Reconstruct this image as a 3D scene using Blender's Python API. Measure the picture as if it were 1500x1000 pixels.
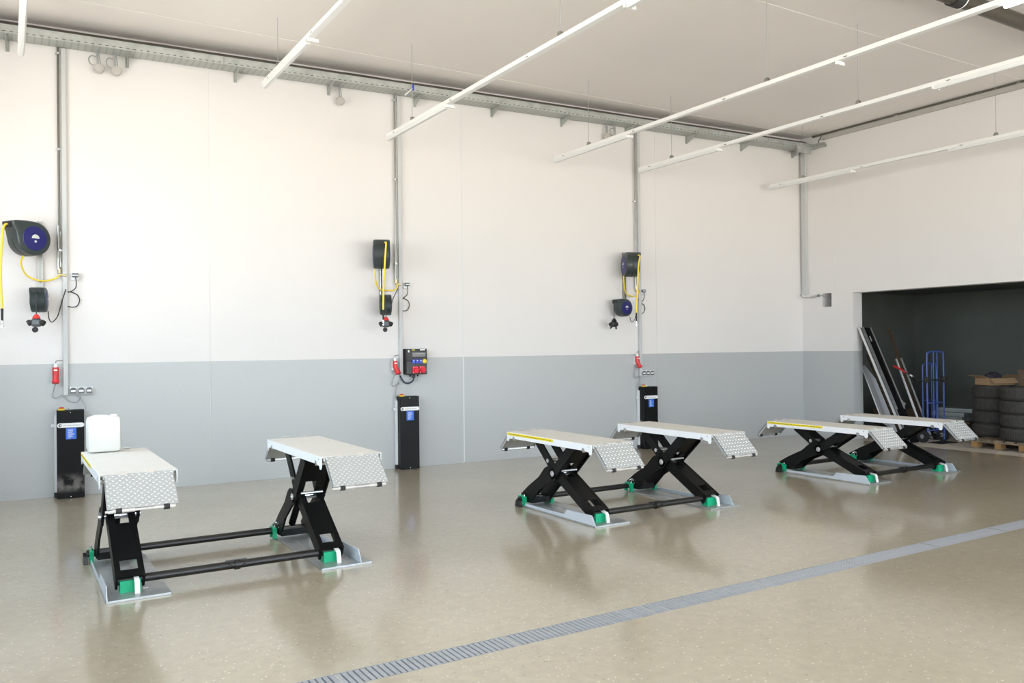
import bpy, bmesh, math, random
from mathutils import Vector, Matrix, Euler
random.seed(7)
PI = math.pi
S = bpy.context.scene
C = S.collection
for o in list(bpy.data.objects): bpy.data.objects.remove(o)

# ------------------------------------------------------------------ camera
cam_d = bpy.data.cameras.new('camera'); cam = bpy.data.objects.new('camera', cam_d); C.objects.link(cam)
yaw, pit, rol = map(math.radians, (31.528, .3595, -.6373))
fw = Vector((math.sin(yaw)*math.cos(pit), math.cos(yaw)*math.cos(pit), math.sin(pit)))
r0 = Vector((math.cos(yaw), -math.sin(yaw), 0)); u0 = r0.cross(fw)
rt = r0*math.cos(rol) + u0*math.sin(rol); up = -r0*math.sin(rol) + u0*math.cos(rol)
M = Matrix((rt, up, -fw)).transposed().to_4x4(); M.translation = (0, 0, 1.65)
cam.matrix_world = M
cam_d.sensor_width = 36; cam_d.lens = 1212.3/1500*36; cam_d.clip_start = .05; cam_d.clip_end = 200
S.camera = cam
S.view_settings.view_transform = 'Standard'; S.view_settings.look = 'None'
S.view_settings.gamma = 1; S.view_settings.use_curve_mapping = False
S.view_settings.exposure = 0.0
S.cycles.diffuse_bounces = 8

# ------------------------------------------------------------------ world: bright daylight outside the gates
W = bpy.data.worlds.new('world'); S.world = W; W.use_nodes = True
nt = W.node_tree; nt.nodes.clear()
wo = nt.nodes.new('ShaderNodeOutputWorld'); wb = nt.nodes.new('ShaderNodeBackground')
tc = nt.nodes.new('ShaderNodeTexCoord'); sx = nt.nodes.new('ShaderNodeSeparateXYZ'); wr = nt.nodes.new('ShaderNodeValToRGB')
mr = nt.nodes.new('ShaderNodeMapRange'); mr.inputs[1].default_value = -1; mr.inputs[2].default_value = 1
nt.links.new(tc.outputs['Generated'], sx.inputs[0]); nt.links.new(sx.outputs['Z'], mr.inputs[0]); nt.links.new(mr.outputs[0], wr.inputs[0])
e = wr.color_ramp.elements
e[0].position = 0; e[0].color = (1.12, 1.02, .93, 1)
e[1].position = 1; e[1].color = (.62, .80, 1.0, 1)
a = e.new(.495); a.color = (1.12, 1.04, .97, 1)
a = e.new(.505); a.color = (.84, .95, 1.10, 1)
nt.links.new(wr.outputs[0], wb.inputs[0]); wb.inputs[1].default_value = 11.7
nt.links.new(wb.outputs[0], wo.inputs[0])

def portal(name, loc, rot, sx_, sy_):
    d = bpy.data.lights.new(name, 'AREA'); d.shape = 'RECTANGLE'; d.size = sx_; d.size_y = sy_
    d.cycles.is_portal = True
    o = bpy.data.objects.new(name, d); C.objects.link(o); o.location = loc; o.rotation_euler = rot
    return o
# the real openings of the hall (glazed gates in the left and front walls, see the walls below)
LG = [(-3.6, -.2), (.9, 4.3), (5.5, 9.3)]          # gates in the left wall, y ranges
FG = [(-.2, 3.4), (4.2, 7.8), (8.6, 12.0)]        # gates in the front wall, x ranges
LZ0, FZ0, GZ1 = 1.8, .35, 4.1          # sill heights of the left and front gates, head height
XL, YF = -1.3, -4.6
for y0, y1 in LG: portal('daylight_portal', (XL-.05, (y0+y1)/2, (LZ0+GZ1)/2), (0, -PI/2, 0), GZ1-LZ0, y1-y0)
for x0, x1 in FG: portal('daylight_portal', ((x0+x1)/2, YF-.05, (FZ0+GZ1)/2), (PI/2, 0, 0), x1-x0, GZ1-FZ0)

# ------------------------------------------------------------------ materials
MATS = {}
def mat(name, col, rough=.5, metal=0, bump=0, bscale=80, var=0, vscale=3, spec=.5, coat=0, emit=None, trans=0):
    if name in MATS: return MATS[name]
    m = bpy.data.materials.new(name); m.use_nodes = True; n = m.node_tree; b = n.nodes['Principled BSDF']
    b.inputs['Base Color'].default_value = (*col, 1); b.inputs['Roughness'].default_value = rough; b.inputs['Metallic'].default_value = metal
    b.inputs['Specular IOR Level'].default_value = spec; b.inputs['Coat Weight'].default_value = coat
    if trans: b.inputs['Transmission Weight'].default_value = trans
    if emit: b.inputs['Emission Color'].default_value = (*emit[:3], 1); b.inputs['Emission Strength'].default_value = emit[3]
    g = n.nodes.new('ShaderNodeTexCoord')
    if var:
        t = n.nodes.new('ShaderNodeTexNoise'); t.inputs['Scale'].default_value = vscale; t.inputs['Detail'].default_value = 5
        n.links.new(g.outputs['Object'], t.inputs['Vector'])
        mx = n.nodes.new('ShaderNodeMixRGB'); mx.blend_type = 'MULTIPLY'; mx.inputs[1].default_value = (*col, 1); mx.inputs[0].default_value = 1
        cr = n.nodes.new('ShaderNodeValToRGB'); cr.color_ramp.elements[0].color = (1-var,)*3+(1,); cr.color_ramp.elements[1].color = (1+var*.3,)*3+(1,)
        cr.color_ramp.elements[0].position = .3; cr.color_ramp.elements[1].position = .7
        n.links.new(t.outputs[0], cr.inputs[0]); n.links.new(cr.outputs[0], mx.inputs[2]); n.links.new(mx.outputs[0], b.inputs['Base Color'])
    if bump:
        t2 = n.nodes.new('ShaderNodeTexNoise'); t2.inputs['Scale'].default_value = bscale; t2.inputs['Detail'].default_value = 3
        n.links.new(g.outputs['Object'], t2.inputs['Vector'])
        bp = n.nodes.new('ShaderNodeBump'); bp.inputs['Strength'].default_value = bump; bp.inputs['Distance'].default_value = .01
        n.links.new(t2.outputs[0], bp.inputs['Height']); n.links.new(bp.outputs[0], b.inputs['Normal'])
    MATS[name] = m; return m

def wall_mat(name, zlimit=1.512):
    """white plaster above a light grey oil-paint dado whose top edge is at zlimit"""
    m = bpy.data.materials.new(name); m.use_nodes = True; n = m.node_tree; b = n.nodes['Principled BSDF']
    g = n.nodes.new('ShaderNodeNewGeometry'); s = n.nodes.new('ShaderNodeSeparateXYZ'); n.links.new(g.outputs['Position'], s.inputs[0])
    c = n.nodes.new('ShaderNodeMath'); c.operation = 'GREATER_THAN'; c.inputs[1].default_value = zlimit; n.links.new(s.outputs['Z'], c.inputs[0])
    t = n.nodes.new('ShaderNodeTexNoise'); t.inputs['Scale'].default_value = 1.3; t.inputs['Detail'].default_value = 6; n.links.new(g.outputs['Position'], t.inputs['Vector'])
    cr = n.nodes.new('ShaderNodeValToRGB'); cr.color_ramp.elements[0].color = (.96,)*3+(1,); cr.color_ramp.elements[1].color = (1,)*3+(1,)
    n.links.new(t.outputs[0], cr.inputs[0])
    mx = n.nodes.new('ShaderNodeMixRGB'); mx.inputs[1].default_value = (.45, .462, .465, 1); mx.inputs[2].default_value = (.715, .69, .675, 1); n.links.new(c.outputs[0], mx.inputs[0])
    m2 = n.nodes.new('ShaderNodeMixRGB'); m2.blend_type = 'MULTIPLY'; m2.inputs[0].default_value = 1; n.links.new(mx.outputs[0], m2.inputs[1]); n.links.new(cr.outputs[0], m2.inputs[2])
    n.links.new(m2.outputs[0], b.inputs['Base Color'])
    rr = n.nodes.new('ShaderNodeMapRange'); rr.inputs[3].default_value = .38; rr.inputs[4].default_value = .8; n.links.new(c.outputs[0], rr.inputs[0]); n.links.new(rr.outputs[0], b.inputs['Roughness'])
    t2 = n.nodes.new('ShaderNodeTexNoise'); t2.inputs['Scale'].default_value = 25; n.links.new(g.outputs['Position'], t2.inputs['Vector'])
    bp = n.nodes.new('ShaderNodeBump'); bp.inputs['Strength'].default_value = .05; bp.inputs['Distance'].default_value = .02; n.links.new(t2.outputs[0], bp.inputs['Height']); n.links.new(bp.outputs[0], b.inputs['Normal'])
    return m
M_wall = wall_mat('painted_wall')

def floor_mat():
    m = bpy.data.materials.new('polished_concrete'); m.use_nodes = True; n = m.node_tree; b = n.nodes['Principled BSDF']
    g = n.nodes.new('ShaderNodeNewGeometry')
    def noise(sc, det=4, rough=.5):
        t = n.nodes.new('ShaderNodeTexNoise'); t.inputs['Scale'].default_value = sc; t.inputs['Detail'].default_value = det; t.inputs['Roughness'].default_value = rough
        n.links.new(g.outputs['Position'], t.inputs['Vector']); return t
    def ramp(src, stops):
        cr = n.nodes.new('ShaderNodeValToRGB'); els = cr.color_ramp.elements
        els[0].position, els[0].color = stops[0][0], (*stops[0][1], 1); els[1].position, els[1].color = stops[-1][0], (*stops[-1][1], 1)
        for p, c_ in stops[1:-1]: q = els.new(p); q.color = (*c_, 1)
        n.links.new(src, cr.inputs[0]); return cr
    def mix(a_, b_, f, mode='MIX'):
        x = n.nodes.new('ShaderNodeMixRGB'); x.blend_type = mode
        for i, v in ((0, f), (1, a_), (2, b_)):
            if isinstance(v, (float, int)): x.inputs[i].default_value = v
            elif isinstance(v, tuple): x.inputs[i].default_value = (*v, 1)
            else: n.links.new(v, x.inputs[i])
        return x
    base = ramp(noise(.7, 6).outputs[0], [(.3, (.37, .315, .225)), (.7, (.43, .375, .285))])
    cl = ramp(noise(14, 6, .7).outputs[0], [(.35, (.90, .90, .90)), (.65, (1.05, 1.05, 1.04))])
    c1 = mix(base.outputs[0], cl.outputs[0], 1.0, 'MULTIPLY')
    v = n.nodes.new('ShaderNodeTexVoronoi'); v.inputs['Scale'].default_value = 34; n.links.new(g.outputs['Position'], v.inputs['Vector'])
    li = ramp(v.outputs['Distance'], [(.12, (1, 1, 1)), (.22, (0, 0, 0))])
    sel = ramp(v.outputs['Color'], [(.58, (0, 0, 0)), (.66, (1, 1, 1))])
    f1 = mix(li.outputs[0], sel.outputs[0], 1.0, 'MULTIPLY')
    c2 = mix(c1.outputs[0], (.66, .62, .53), f1.outputs[0])
    v2 = n.nodes.new('ShaderNodeTexVoronoi'); v2.inputs['Scale'].default_value = 17; n.links.new(g.outputs['Position'], v2.inputs['Vector'])
    li2 = ramp(v2.outputs['Distance'], [(.08, (1, 1, 1)), (.15, (0, 0, 0))])
    sel2 = ramp(v2.outputs['Color'], [(.52, (0, 0, 0)), (.60, (.8, .8, .8))])
    f2 = mix(li2.outputs[0], sel2.outputs[0], 1.0, 'MULTIPLY')
    c3 = mix(c2.outputs[0], (.20, .17, .13), f2.outputs[0])
    n.links.new(c3.outputs[0], b.inputs['Base Color'])
    rr = n.nodes.new('ShaderNodeMapRange'); rr.inputs[3].default_value = .30; rr.inputs[4].default_value = .42
    b.inputs['Coat Weight'].default_value = .9; b.inputs['Coat Roughness'].default_value = .13; b.inputs['Coat IOR'].default_value = 1.55
    n.links.new(noise(2.2, 5).outputs[0], rr.inputs[0]); n.links.new(rr.outputs[0], b.inputs['Roughness'])
    b.inputs['Specular IOR Level'].default_value = .5
    bp = n.nodes.new('ShaderNodeBump'); bp.inputs['Strength'].default_value = .08; bp.inputs['Distance'].default_value = .02
    n.links.new(noise(3.5, 3).outputs[0], bp.inputs['Height']); n.links.new(bp.outputs[0], b.inputs['Normal']); n.links.new(bp.outputs[0], b.inputs['Coat Normal'])
    return m
M_floor = floor_mat()

M_ceil = mat('ceiling_paint', (.74, .70, .67), .85, var=.03, vscale=.8)
M_sto_floor = mat('raw_concrete', (.55, .50, .44), .8, var=.25, vscale=4, bump=.1)
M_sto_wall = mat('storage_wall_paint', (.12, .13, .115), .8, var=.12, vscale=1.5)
M_blk = mat('black_powder_coat', (.005, .005, .005), .42, bump=.03, bscale=250, spec=.2)
M_blk2 = mat('worn_black_paint', (.011, .010, .009), .38, bump=.1, bscale=90, var=.3, vscale=12)
M_deck = mat('pale_grey_deck_coating', (.61, .59, .55), .55, bump=.1, bscale=220, var=.03, vscale=6)
M_skirt = mat('white_powder_coat', (.78, .79, .81), .32)
M_galv = mat('galvanised_steel', (.47, .485, .485), .42, metal=.75, var=.18, vscale=14)
M_galv_d = mat('galvanised_tray_steel', (.44, .46, .44), .5, metal=.35, var=.2, vscale=9)
M_tread = mat('aluminium_tread_plate', (.43, .44, .435), .42, metal=.3)
M_lozenge = mat('aluminium_tread_bars', (.78, .78, .77), .3, metal=.5)
M_alu = mat('bright_aluminium', (.80, .80, .80), .28, metal=.8)
M_chrome = mat('zinc_plated_steel', (.72, .73, .75), .22, metal=.9)
M_rubber = mat('black_rubber', (.02, .02, .02), .7)
M_green = mat('green_plastic', (.0, .36, .17), .4)
M_yellow = mat('yellow_sticker_vinyl', (.82, .66, .0), .4)
M_ink = mat('dark_print_ink', (.05, .05, .04), .5)
M_inkw = mat('white_print_ink', (.75, .78, .85), .5)
M_jug = mat('natural_polyethylene', (.66, .66, .63), .35, bump=.03, bscale=30)
M_cap = mat('white_cap_plastic', (.85, .85, .83), .3)
M_plate = mat('white_nameplate', (.80, .80, .79), .35)
M_blue = mat('blue_sticker_vinyl', (.03, .14, .62), .4)
M_navy = mat('navy_reel_disc', (.012, .011, .13), .34)
M_reel = mat('dark_grey_green_plastic', (.030, .042, .042), .36, bump=.03, bscale=200)
M_logo = mat('silver_reel_badge', (.60, .62, .58), .4)
M_hose = mat('yellow_hose_rubber', (.80, .60, .04), .45)
M_red = mat('red_plug_plastic', (.62, .03, .03), .35)
M_redb = mat('red_socket_plastic', (.72, .02, .04), .35)
M_blus = mat('blue_socket_plastic', (.02, .05, .50), .35)
M_yels = mat('yellow_socket_plastic', (.85, .62, .03), .35)
M_duct = mat('grey_pvc_duct', (.50, .51, .51), .45)
M_pipe = mat('stainless_pipe', (.33, .33, .31), .3, metal=.8)
M_pipe2 = mat('dark_steel_pipe', (.16, .16, .14), .35, metal=.6)
M_sock = mat('pale_grey_socket_plastic', (.74, .74, .74), .4)
M_flap = mat('dark_grey_socket_flap', (.09, .10, .11), .4)
M_cable = mat('black_cable', (.02, .02, .022), .5)
M_cableg = mat('grey_cable', (.30, .31, .31), .5)
M_lamp = mat('white_lamp_metal', (.76, .76, .75), .35)
M_lampl = mat('white_lamp_diffuser', (.68, .69, .69), .4)
M_lit = mat('lit_fluorescent_tube', (1, 1, 1), .4, emit=(1, .98, .93, 9))
M_exh = mat('dark_spiral_duct', (.085, .075, .060), .38, metal=.5)
M_box = mat('grey_junction_plastic', (.46, .44, .41), .5)
M_tyre = mat('tyre_rubber', (.042, .038, .034), .75, bump=.3, bscale=60, var=.3, vscale=20)
M_wood = mat('pallet_wood', (.22, .165, .11), .7, var=.4, vscale=9, bump=.2)
M_card = mat('brown_cardboard', (.34, .22, .12), .8, var=.1)
M_dcard = mat('dark_brown_box', (.10, .065, .04), .8)
M_bluef = mat('blue_truck_paint', (.05, .09, .30), .35)
M_grslab = mat('grey_sheet_metal', (.26, .29, .30), .5, metal=.2)
M_white = mat('white_sheet', (.72, .73, .77), .5)
M_board = mat('brown_hardboard', (.16, .125, .08), .7, var=.2)
M_window = mat('gate_frame_grey', (.45, .46, .47), .4)
M_cabt = mat('light_grey_trim', (.78, .79, .80), .4)
M_seal = mat('light_joint_sealant', (.80, .80, .78), .6)
M_darkpl = mat('black_distributor_housing', (.014, .014, .014), .4)
M_smoke = mat('smoked_clear_cover', (.09, .085, .08), .2)
M_asph = mat('forecourt_paving', (.42, .39, .34), .8, var=.1)

def glass():
    m = bpy.data.materials.new('clear_window_glass'); m.use_nodes = True; n = m.node_tree; n.nodes.clear()
    o = n.nodes.new('ShaderNodeOutputMaterial'); t = n.nodes.new('ShaderNodeBsdfTransparent'); g = n.nodes.new('ShaderNodeBsdfGlossy'); g.inputs['Roughness'].default_value = .02
    x = n.nodes.new('ShaderNodeMixShader'); x.inputs[0].default_value = .06; t.inputs[0].default_value = (.96, .98, .97, 1)
    n.links.new(t.outputs[0], x.inputs[1]); n.links.new(g.outputs[0], x.inputs[2]); n.links.new(x.outputs[0], o.inputs[0]); return m
M_glass = glass()

def cabinet_mat():
    """black powder coat, scuffed by pale dust with a shape of its own near the foot"""
    m = bpy.data.materials.new('dusty_black_coat'); m.use_nodes = True; n = m.node_tree; b = n.nodes['Principled BSDF']
    g = n.nodes.new('ShaderNodeTexCoord'); s = n.nodes.new('ShaderNodeSeparateXYZ'); n.links.new(g.outputs['Object'], s.inputs[0])
    r = n.nodes.new('ShaderNodeValToRGB'); els = r.color_ramp.elements
    els[0].position = .06; els[0].color = (0, 0, 0, 1); els[1].position = .30; els[1].color = (0, 0, 0, 1)
    q = els.new(.12); q.color = (1, 1, 1, 1); q = els.new(.2); q.color = (.8, .8, .8, 1)
    n.links.new(s.outputs['Z'], r.inputs[0])
    t = n.nodes.new('ShaderNodeTexNoise'); t.inputs['Scale'].default_value = 9; t.inputs['Detail'].default_value = 5; n.links.new(g.outputs['Object'], t.inputs['Vector'])
    cr = n.nodes.new('ShaderNodeValToRGB'); cr.color_ramp.elements[0].position = .42; cr.color_ramp.elements[1].position = .6; n.links.new(t.outputs[0], cr.inputs[0])
    x = n.nodes.new('ShaderNodeMixRGB'); x.blend_type = 'MULTIPLY'; x.inputs[0].default_value = 1; n.links.new(r.outputs[0], x.inputs[1]); n.links.new(cr.outputs[0], x.inputs[2])
    c = n.nodes.new('ShaderNodeMixRGB'); b.inputs['Specular IOR Level'].default_value = .15; c.inputs[1].default_value = (.005, .005, .005, 1); c.inputs[2].default_value = (.17, .16, .15, 1); n.links.new(x.outputs[0], c.inputs[0])
    n.links.new(c.outputs[0], b.inputs['Base Color']); b.inputs['Roughness'].default_value = .42; return m
M_cabdust = cabinet_mat()

# ------------------------------------------------------------------ helpers
def NB(): return bmesh.new()
def box(b, x0, x1, y0, y1, z0, z1, bev=0, mtx=None):
    r = bmesh.ops.create_cube(b, size=1)
    vs = r['verts']
    for v in vs: v.co = Vector(((x0+x1)/2+v.co.x*(x1-x0), (y0+y1)/2+v.co.y*(y1-y0), (z0+z1)/2+v.co.z*(z1-z0)))
    if bev:
        es = list({e for v in vs for e in v.link_edges})
        rr = bmesh.ops.bevel(b, geom=es, offset=bev, segments=2, affect='EDGES', profile=.5)
        vs = list({v for f in rr['faces'] for v in f.verts} | {v for v in vs if v.is_valid})
    if mtx: bmesh.ops.transform(b, matrix=mtx, verts=[v for v in vs if v.is_valid])
    return vs
def frame_to(p, q):
    d = (Vector(q)-Vector(p)); L = d.length
    m = d.to_track_quat('Z', 'Y').to_matrix().to_4x4(); m.translation = (Vector(p)+Vector(q))/2
    return m, L
def cyl(b, p, q, r, seg=16, r2=None):
    m, L = frame_to(p, q)
    bmesh.ops.create_cone(b, cap_ends=True, segments=seg, radius1=r, radius2=r if r2 is None else r2, depth=L, matrix=m)
def bar(b, p, q, w, t, roll_x=None):
    """box from p to q in a plane: w across (in the plane perpendicular to x), t along x"""
    p, q = Vector(p), Vector(q); d = (q-p); L = d.length; d.normalize()
    x = Vector(roll_x or (1, 0, 0)); n = d.cross(x).normalized(); x = n.cross(d).normalized()
    m = Matrix((x, n, d)).transposed().to_4x4(); m.translation = (p+q)/2
    return box(b, -t/2, t/2, -w/2, w/2, -L/2, L/2, mtx=m)
def prism(b, pts, axis, a0, a1):
    """extrude 2-D polygon; axis 0: pts are (y,z) swept over x; 1: (x,z) over y; 2: (x,y) over z"""
    def P(p, a):
        if axis == 0: return (a, p[0], p[1])
        if axis == 1: return (p[0], a, p[1])
        return (p[0], p[1], a)
    v0 = [b.verts.new(P(p, a0)) for p in pts]; v1 = [b.verts.new(P(p, a1)) for p in pts]
    n = len(pts)
    f = [b.faces.new(v0), b.faces.new(list(reversed(v1)))]
    for i in range(n): f.append(b.faces.new((v0[i], v1[i], v1[(i+1) % n], v0[(i+1) % n])))
    bmesh.ops.recalc_face_normals(b, faces=f)
    return v0+v1
def smooth_path(pts, n=8):
    """Catmull-Rom through the points"""
    P = [Vector(p) for p in pts]; P = [P[0]*2-P[1]]+P+[P[-1]*2-P[-2]]; out = []
    for i in range(1, len(P)-2):
        for k in range(n):
            t = k/n; a, b_, c, d = P[i-1], P[i], P[i+1], P[i+2]
            out.append(.5*((2*b_)+(c-a)*t+(2*a-5*b_+4*c-d)*t*t+(3*b_-a-3*c+d)*t**3))
    out.append(P[-2]); return out
def tube(b, pts, r, seg=8, smooth=8):
    P = smooth_path(pts, smooth) if smooth else [Vector(p) for p in pts]
    rings = []; ref = None
    for i, p in enumerate(P):
        d = (P[min(i+1, len(P)-1)]-P[max(i-1, 0)]).normalized()
        if ref is None: ref = Vector((0, 0, 1)) if abs(d.z) < .9 else Vector((1, 0, 0))
        x = ref.cross(d)
        x = x.normalized() if x.length > 1e-4 else Vector((1, 0, 0)); y = d.cross(x).normalized(); ref = y
        ref = d.cross(x)
        rings.append([b.verts.new(p+r*(math.cos(2*PI*k/seg)*x+math.sin(2*PI*k/seg)*y)) for k in range(seg)])
        ref = y if False else x.cross(d)*-1
    fs = []
    for i in range(len(rings)-1):
        for k in range(seg): fs.append(b.faces.new((rings[i][k], rings[i][(k+1) % seg], rings[i+1][(k+1) % seg], rings[i+1][k])))
    fs.append(b.faces.new(rings[0])); fs.append(b.faces.new(rings[-1]))
    bmesh.ops.recalc_face_normals(b, faces=fs)
def lathe(b, prof, p, axis, seg=32):
    """prof: (radius, height) list about axis through p"""
    ax = Vector(axis).normalized(); q = ax.to_track_quat('Z', 'Y').to_matrix(); p = Vector(p); rings = []
    for r, h in prof:
        rings.append([b.verts.new(p+q @ Vector((r*math.cos(2*PI*k/seg), r*math.sin(2*PI*k/seg), h))) for k in range(seg)])
    fs = []
    for i in range(len(rings)-1):
        for k in range(seg): fs.append(b.faces.new((rings[i][k], rings[i][(k+1) % seg], rings[i+1][(k+1) % seg], rings[i+1][k])))
    if prof[0][0] > 1e-5: fs.append(b.faces.new(rings[0]))
    if prof[-1][0] > 1e-5: fs.append(b.faces.new(rings[-1]))
    bmesh.ops.recalc_face_normals(b, faces=fs)
def me(name, b, m, smooth=True):
    d = bpy.data.meshes.new(name); b.to_mesh(d); b.free()
    if isinstance(m, (list, tuple)):
        for x in m: d.materials.append(x)
    else: d.materials.append(m)
    if smooth:
        d.polygons.foreach_set('use_smooth', [True]*len(d.polygons))
        try: d.set_sharp_from_angle(angle=math.radians(35))
        except Exception: pass
    return d
def obj(name, d, parent=None, loc=(0, 0, 0), rot=(0, 0, 0), **kw):
    o = bpy.data.objects.new(name, d); C.objects.link(o); o.location = loc; o.rotation_euler = rot
    if parent is not None: o.parent = parent
    for k, v in kw.items(): o[k] = v
    return o
def part(name, b, m, parent=None, smooth=True, **kw):
    return obj(name, me(name, b, m, smooth), parent, **kw)
def thing(name, label, cat, loc=(0, 0, 0), rotz=0, group=None):
    o = bpy.data.objects.new(name, None); C.objects.link(o); o.location = loc; o.rotation_euler = (0, 0, rotz)
    o.empty_display_size = .1
    o['label'] = label; o['category'] = cat
    if group: o['group'] = group
    return o
def tag(o, label, cat, group=None):
    o['label'] = label; o['category'] = cat
    if group: o['group'] = group
    return o
def struct(o, label, cat):
    o['kind'] = 'structure'; o['label'] = label; o['category'] = cat; return o
def text_mesh(name, s, size, m, parent, loc, rot, align='LEFT', scale_x=1):
    cu = bpy.data.curves.new(name, 'FONT'); cu.body = s; cu.size = size; cu.align_x = align; cu.align_y = 'CENTER'; cu.extrude = .0004
    t = bpy.data.objects.new(name, cu); C.objects.link(t)
    dg = bpy.context.evaluated_depsgraph_get(); d = bpy.data.meshes.new_from_object(t.evaluated_get(dg)); bpy.data.objects.remove(t)
    d.materials.clear(); d.materials.append(m); d.name = name
    for v in d.vertices: v.co.x *= scale_x
    return obj(name, d, parent, loc, rot)

# ------------------------------------------------------------------ back-wall frame (the back wall stands slightly askew)
WALL_A = -math.atan(.05724839634505126)
T = Vector((math.cos(WALL_A), math.sin(WALL_A), 0)); NV = Vector((-math.sin(WALL_A), math.cos(WALL_A), 0)); D0 = 10.741
def wp(s, off, z): return T*s + NV*(D0-off) + Vector((0, 0, z))
XR = 12.36; ZC = 5.35

# ------------------------------------------------------------------ structure
b = NB(); box(b, XL-.3, XR, YF-.3, 11.3, -.2, 0)
# leave the drain channel as a recess: floor made of two slabs around it
b.free(); b = NB()
box(b, XL-.3, XR, YF-.3, 3.885, -.2, 0); box(b, XL-.3, XR, 4.07, 11.3, -.2, 0); box(b, XL-.3, XR, 3.885, 4.07, -.2, -.05)
floor = struct(part('floor', b, M_floor, smooth=False), 'glossy polished beige concrete floor of the workshop hall', 'floor')
b = NB(); box(b, XR, 16.4, 2.5, 11.3, -.2, -.002)
struct(part('floor', b, M_sto_floor, smooth=False), 'matt pale concrete floor of the dark storage room', 'floor')
# ceiling with its wide deck panels
b = NB(); box(b, XL-.3, XR+.3, YF-.3, 11.3, ZC+.004, ZC+.25)
ceil = struct(part('ceiling', b, mat('ceiling_joint_white', (.84, .82, .78), .8), smooth=False), 'pale flat ceiling of the hall made of wide panels', 'ceiling')
for y0, y1 in ((9.80, 11.2), (6.17, 9.80), (2.54, 6.17), (-1.09, 2.54), (YF-.2, -1.09)):
    b = NB(); box(b, XL-.2, XR+.2, y0+.009, y1-.009, ZC, ZC+.028); part('ceiling_panel', b, M_ceil, ceil, smooth=False)
# back wall: panels with sealed joints
wb_ = NB()
m_w = Matrix.Rotation(WALL_A, 4, 'Z')
def wbox(b, s0, s1, o0, o1, z0, z1, bev=0):
    """box in wall coordinates: s along, o = distance out from the wall face"""
    m = Matrix((T, NV, Vector((0, 0, 1)))).transposed().to_4x4()
    return box(b, s0, s1, D0-o1, D0-o0, z0, z1, bev, m)
wbox(wb_, -2.0, 12.6, -.3, -.006, -.1, ZC+.1)
wback = struct(part('wall_back', wb_, M_seal, smooth=False), 'long back wall, white above a light grey painted dado', 'wall')
seams = [-1.9, 1.552, 4.975, 8.443, 11.84]
for s0, s1 in zip(seams[:-1], seams[1:]):
    b = NB(); wbox(b, s0+.003, s1-.003, -.012, 0, 0, ZC, bev=.002); part('wall_panel', b, M_wall, wback, smooth=False)
b = NB(); wbox(b, 4.975-.004, 4.975+.012, -.012, .004, 0.02, ZC-.05); part('joint_strip', b, mat('white_joint_strip', (.66, .67, .66), .5), wback, smooth=False)
# right wall with opening to the storage and a small recess
wr_ = NB(); TH = .245; OY1 = 9.0; OZ = 2.508; OY0 = 3.0
hy0, hy1, hz0, hz1 = 9.425, 9.623, 2.29, 2.53
def rbox(b, y0, y1, z0, z1, x0=XR, x1=XR+TH): box(b, x0, x1, y0, y1, z0, z1)
rbox(wr_, YF-.3, OY0, -.1, ZC+.1); rbox(wr_, OY0, OY1, OZ, ZC+.1)
rbox(wr_, OY1, hy0, 0, ZC+.1); rbox(wr_, hy1, 11.0, 0, ZC+.1); rbox(wr_, hy0, hy1, 0, hz0); rbox(wr_, hy0, hy1, hz1, ZC+.1)
wright = struct(part('wall_right', wr_, M_wall, smooth=False), 'right wall, white with grey dado, opening into a dark storage room', 'wall')
b = NB(); box(b, XR-.003, XR+.001, 9.345, 9.352, OZ, ZC-.16); box(b, XR-.003, XR+.001, OY1, 9.352, OZ+.0, OZ+.006)
part('joint_line', b, mat('filled_joint', (.70, .69, .67), .8), wright, smooth=False)
# left wall and front wall, each with three glazed gates (behind and beside the camera)
def gate_wall(b, along, fixed, lo, hi, gates, GZ0):
    def bx(a0, a1, z0, z1):
        if along == 'y': box(b, fixed-.3, fixed, a0, a1, z0, z1)
        else: box(b, a0, a1, fixed-.3, fixed, z0, z1)
    cur = lo
    for g0, g1 in gates:
        bx(cur, g0, 0, ZC+.1); bx(g0, g1, 0, GZ0); bx(g0, g1, GZ1, ZC+.1); cur = g1
    bx(cur, hi, 0, ZC+.1)
b = NB(); gate_wall(b, 'y', XL, YF-.3, 11.2, LG, LZ0); struct(part('wall_left', b, M_wall, smooth=False), 'left wall of the hall with three glazed gates', 'wall')
b = NB(); gate_wall(b, 'x', YF, XL-.3, XR+.3, FG, FZ0); struct(part('wall_front', b, M_wall, smooth=False), 'front wall of the hall with three glazed gates', 'wall')
def gate(i, along, fixed, g0, g1):
    b = NB(); GZ0 = LZ0 if along == 'y' else FZ0
    def bx(a0, a1, z0, z1, d0=-.08, d1=-.02):
        if along == 'y': box(b, fixed+d0, fixed+d1, a0, a1, z0, z1)
        else: box(b, a0, a1, fixed+d0, fixed+d1, z0, z1)
    n = 3
    for k in range(n+1): a = g0+(g1-g0)*k/n; bx(max(g0, a-.03), min(g1, a+.03), GZ0, GZ1)
    for k in range(6): z = GZ0+(GZ1-GZ0)*k/5; bx(g0, g1, max(GZ0, z-.025), min(GZ1, z+.025))
    o = struct(part('window_%d' % i, b, M_window, smooth=False), 'grey gridded glazed gate window', 'window')
    b = NB()
    if along == 'y': box(b, fixed-.055, fixed-.045, g0, g1, GZ0, GZ1)
    else: box(b, g0, g1, fixed-.055, fixed-.045, GZ0, GZ1)
    part('pane', b, M_glass, o, smooth=False)
for i, g in enumerate(LG): gate(i+1, 'y', XL, *g)
for i, g in enumerate(FG): gate(i+4, 'x', YF, *g)
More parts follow.
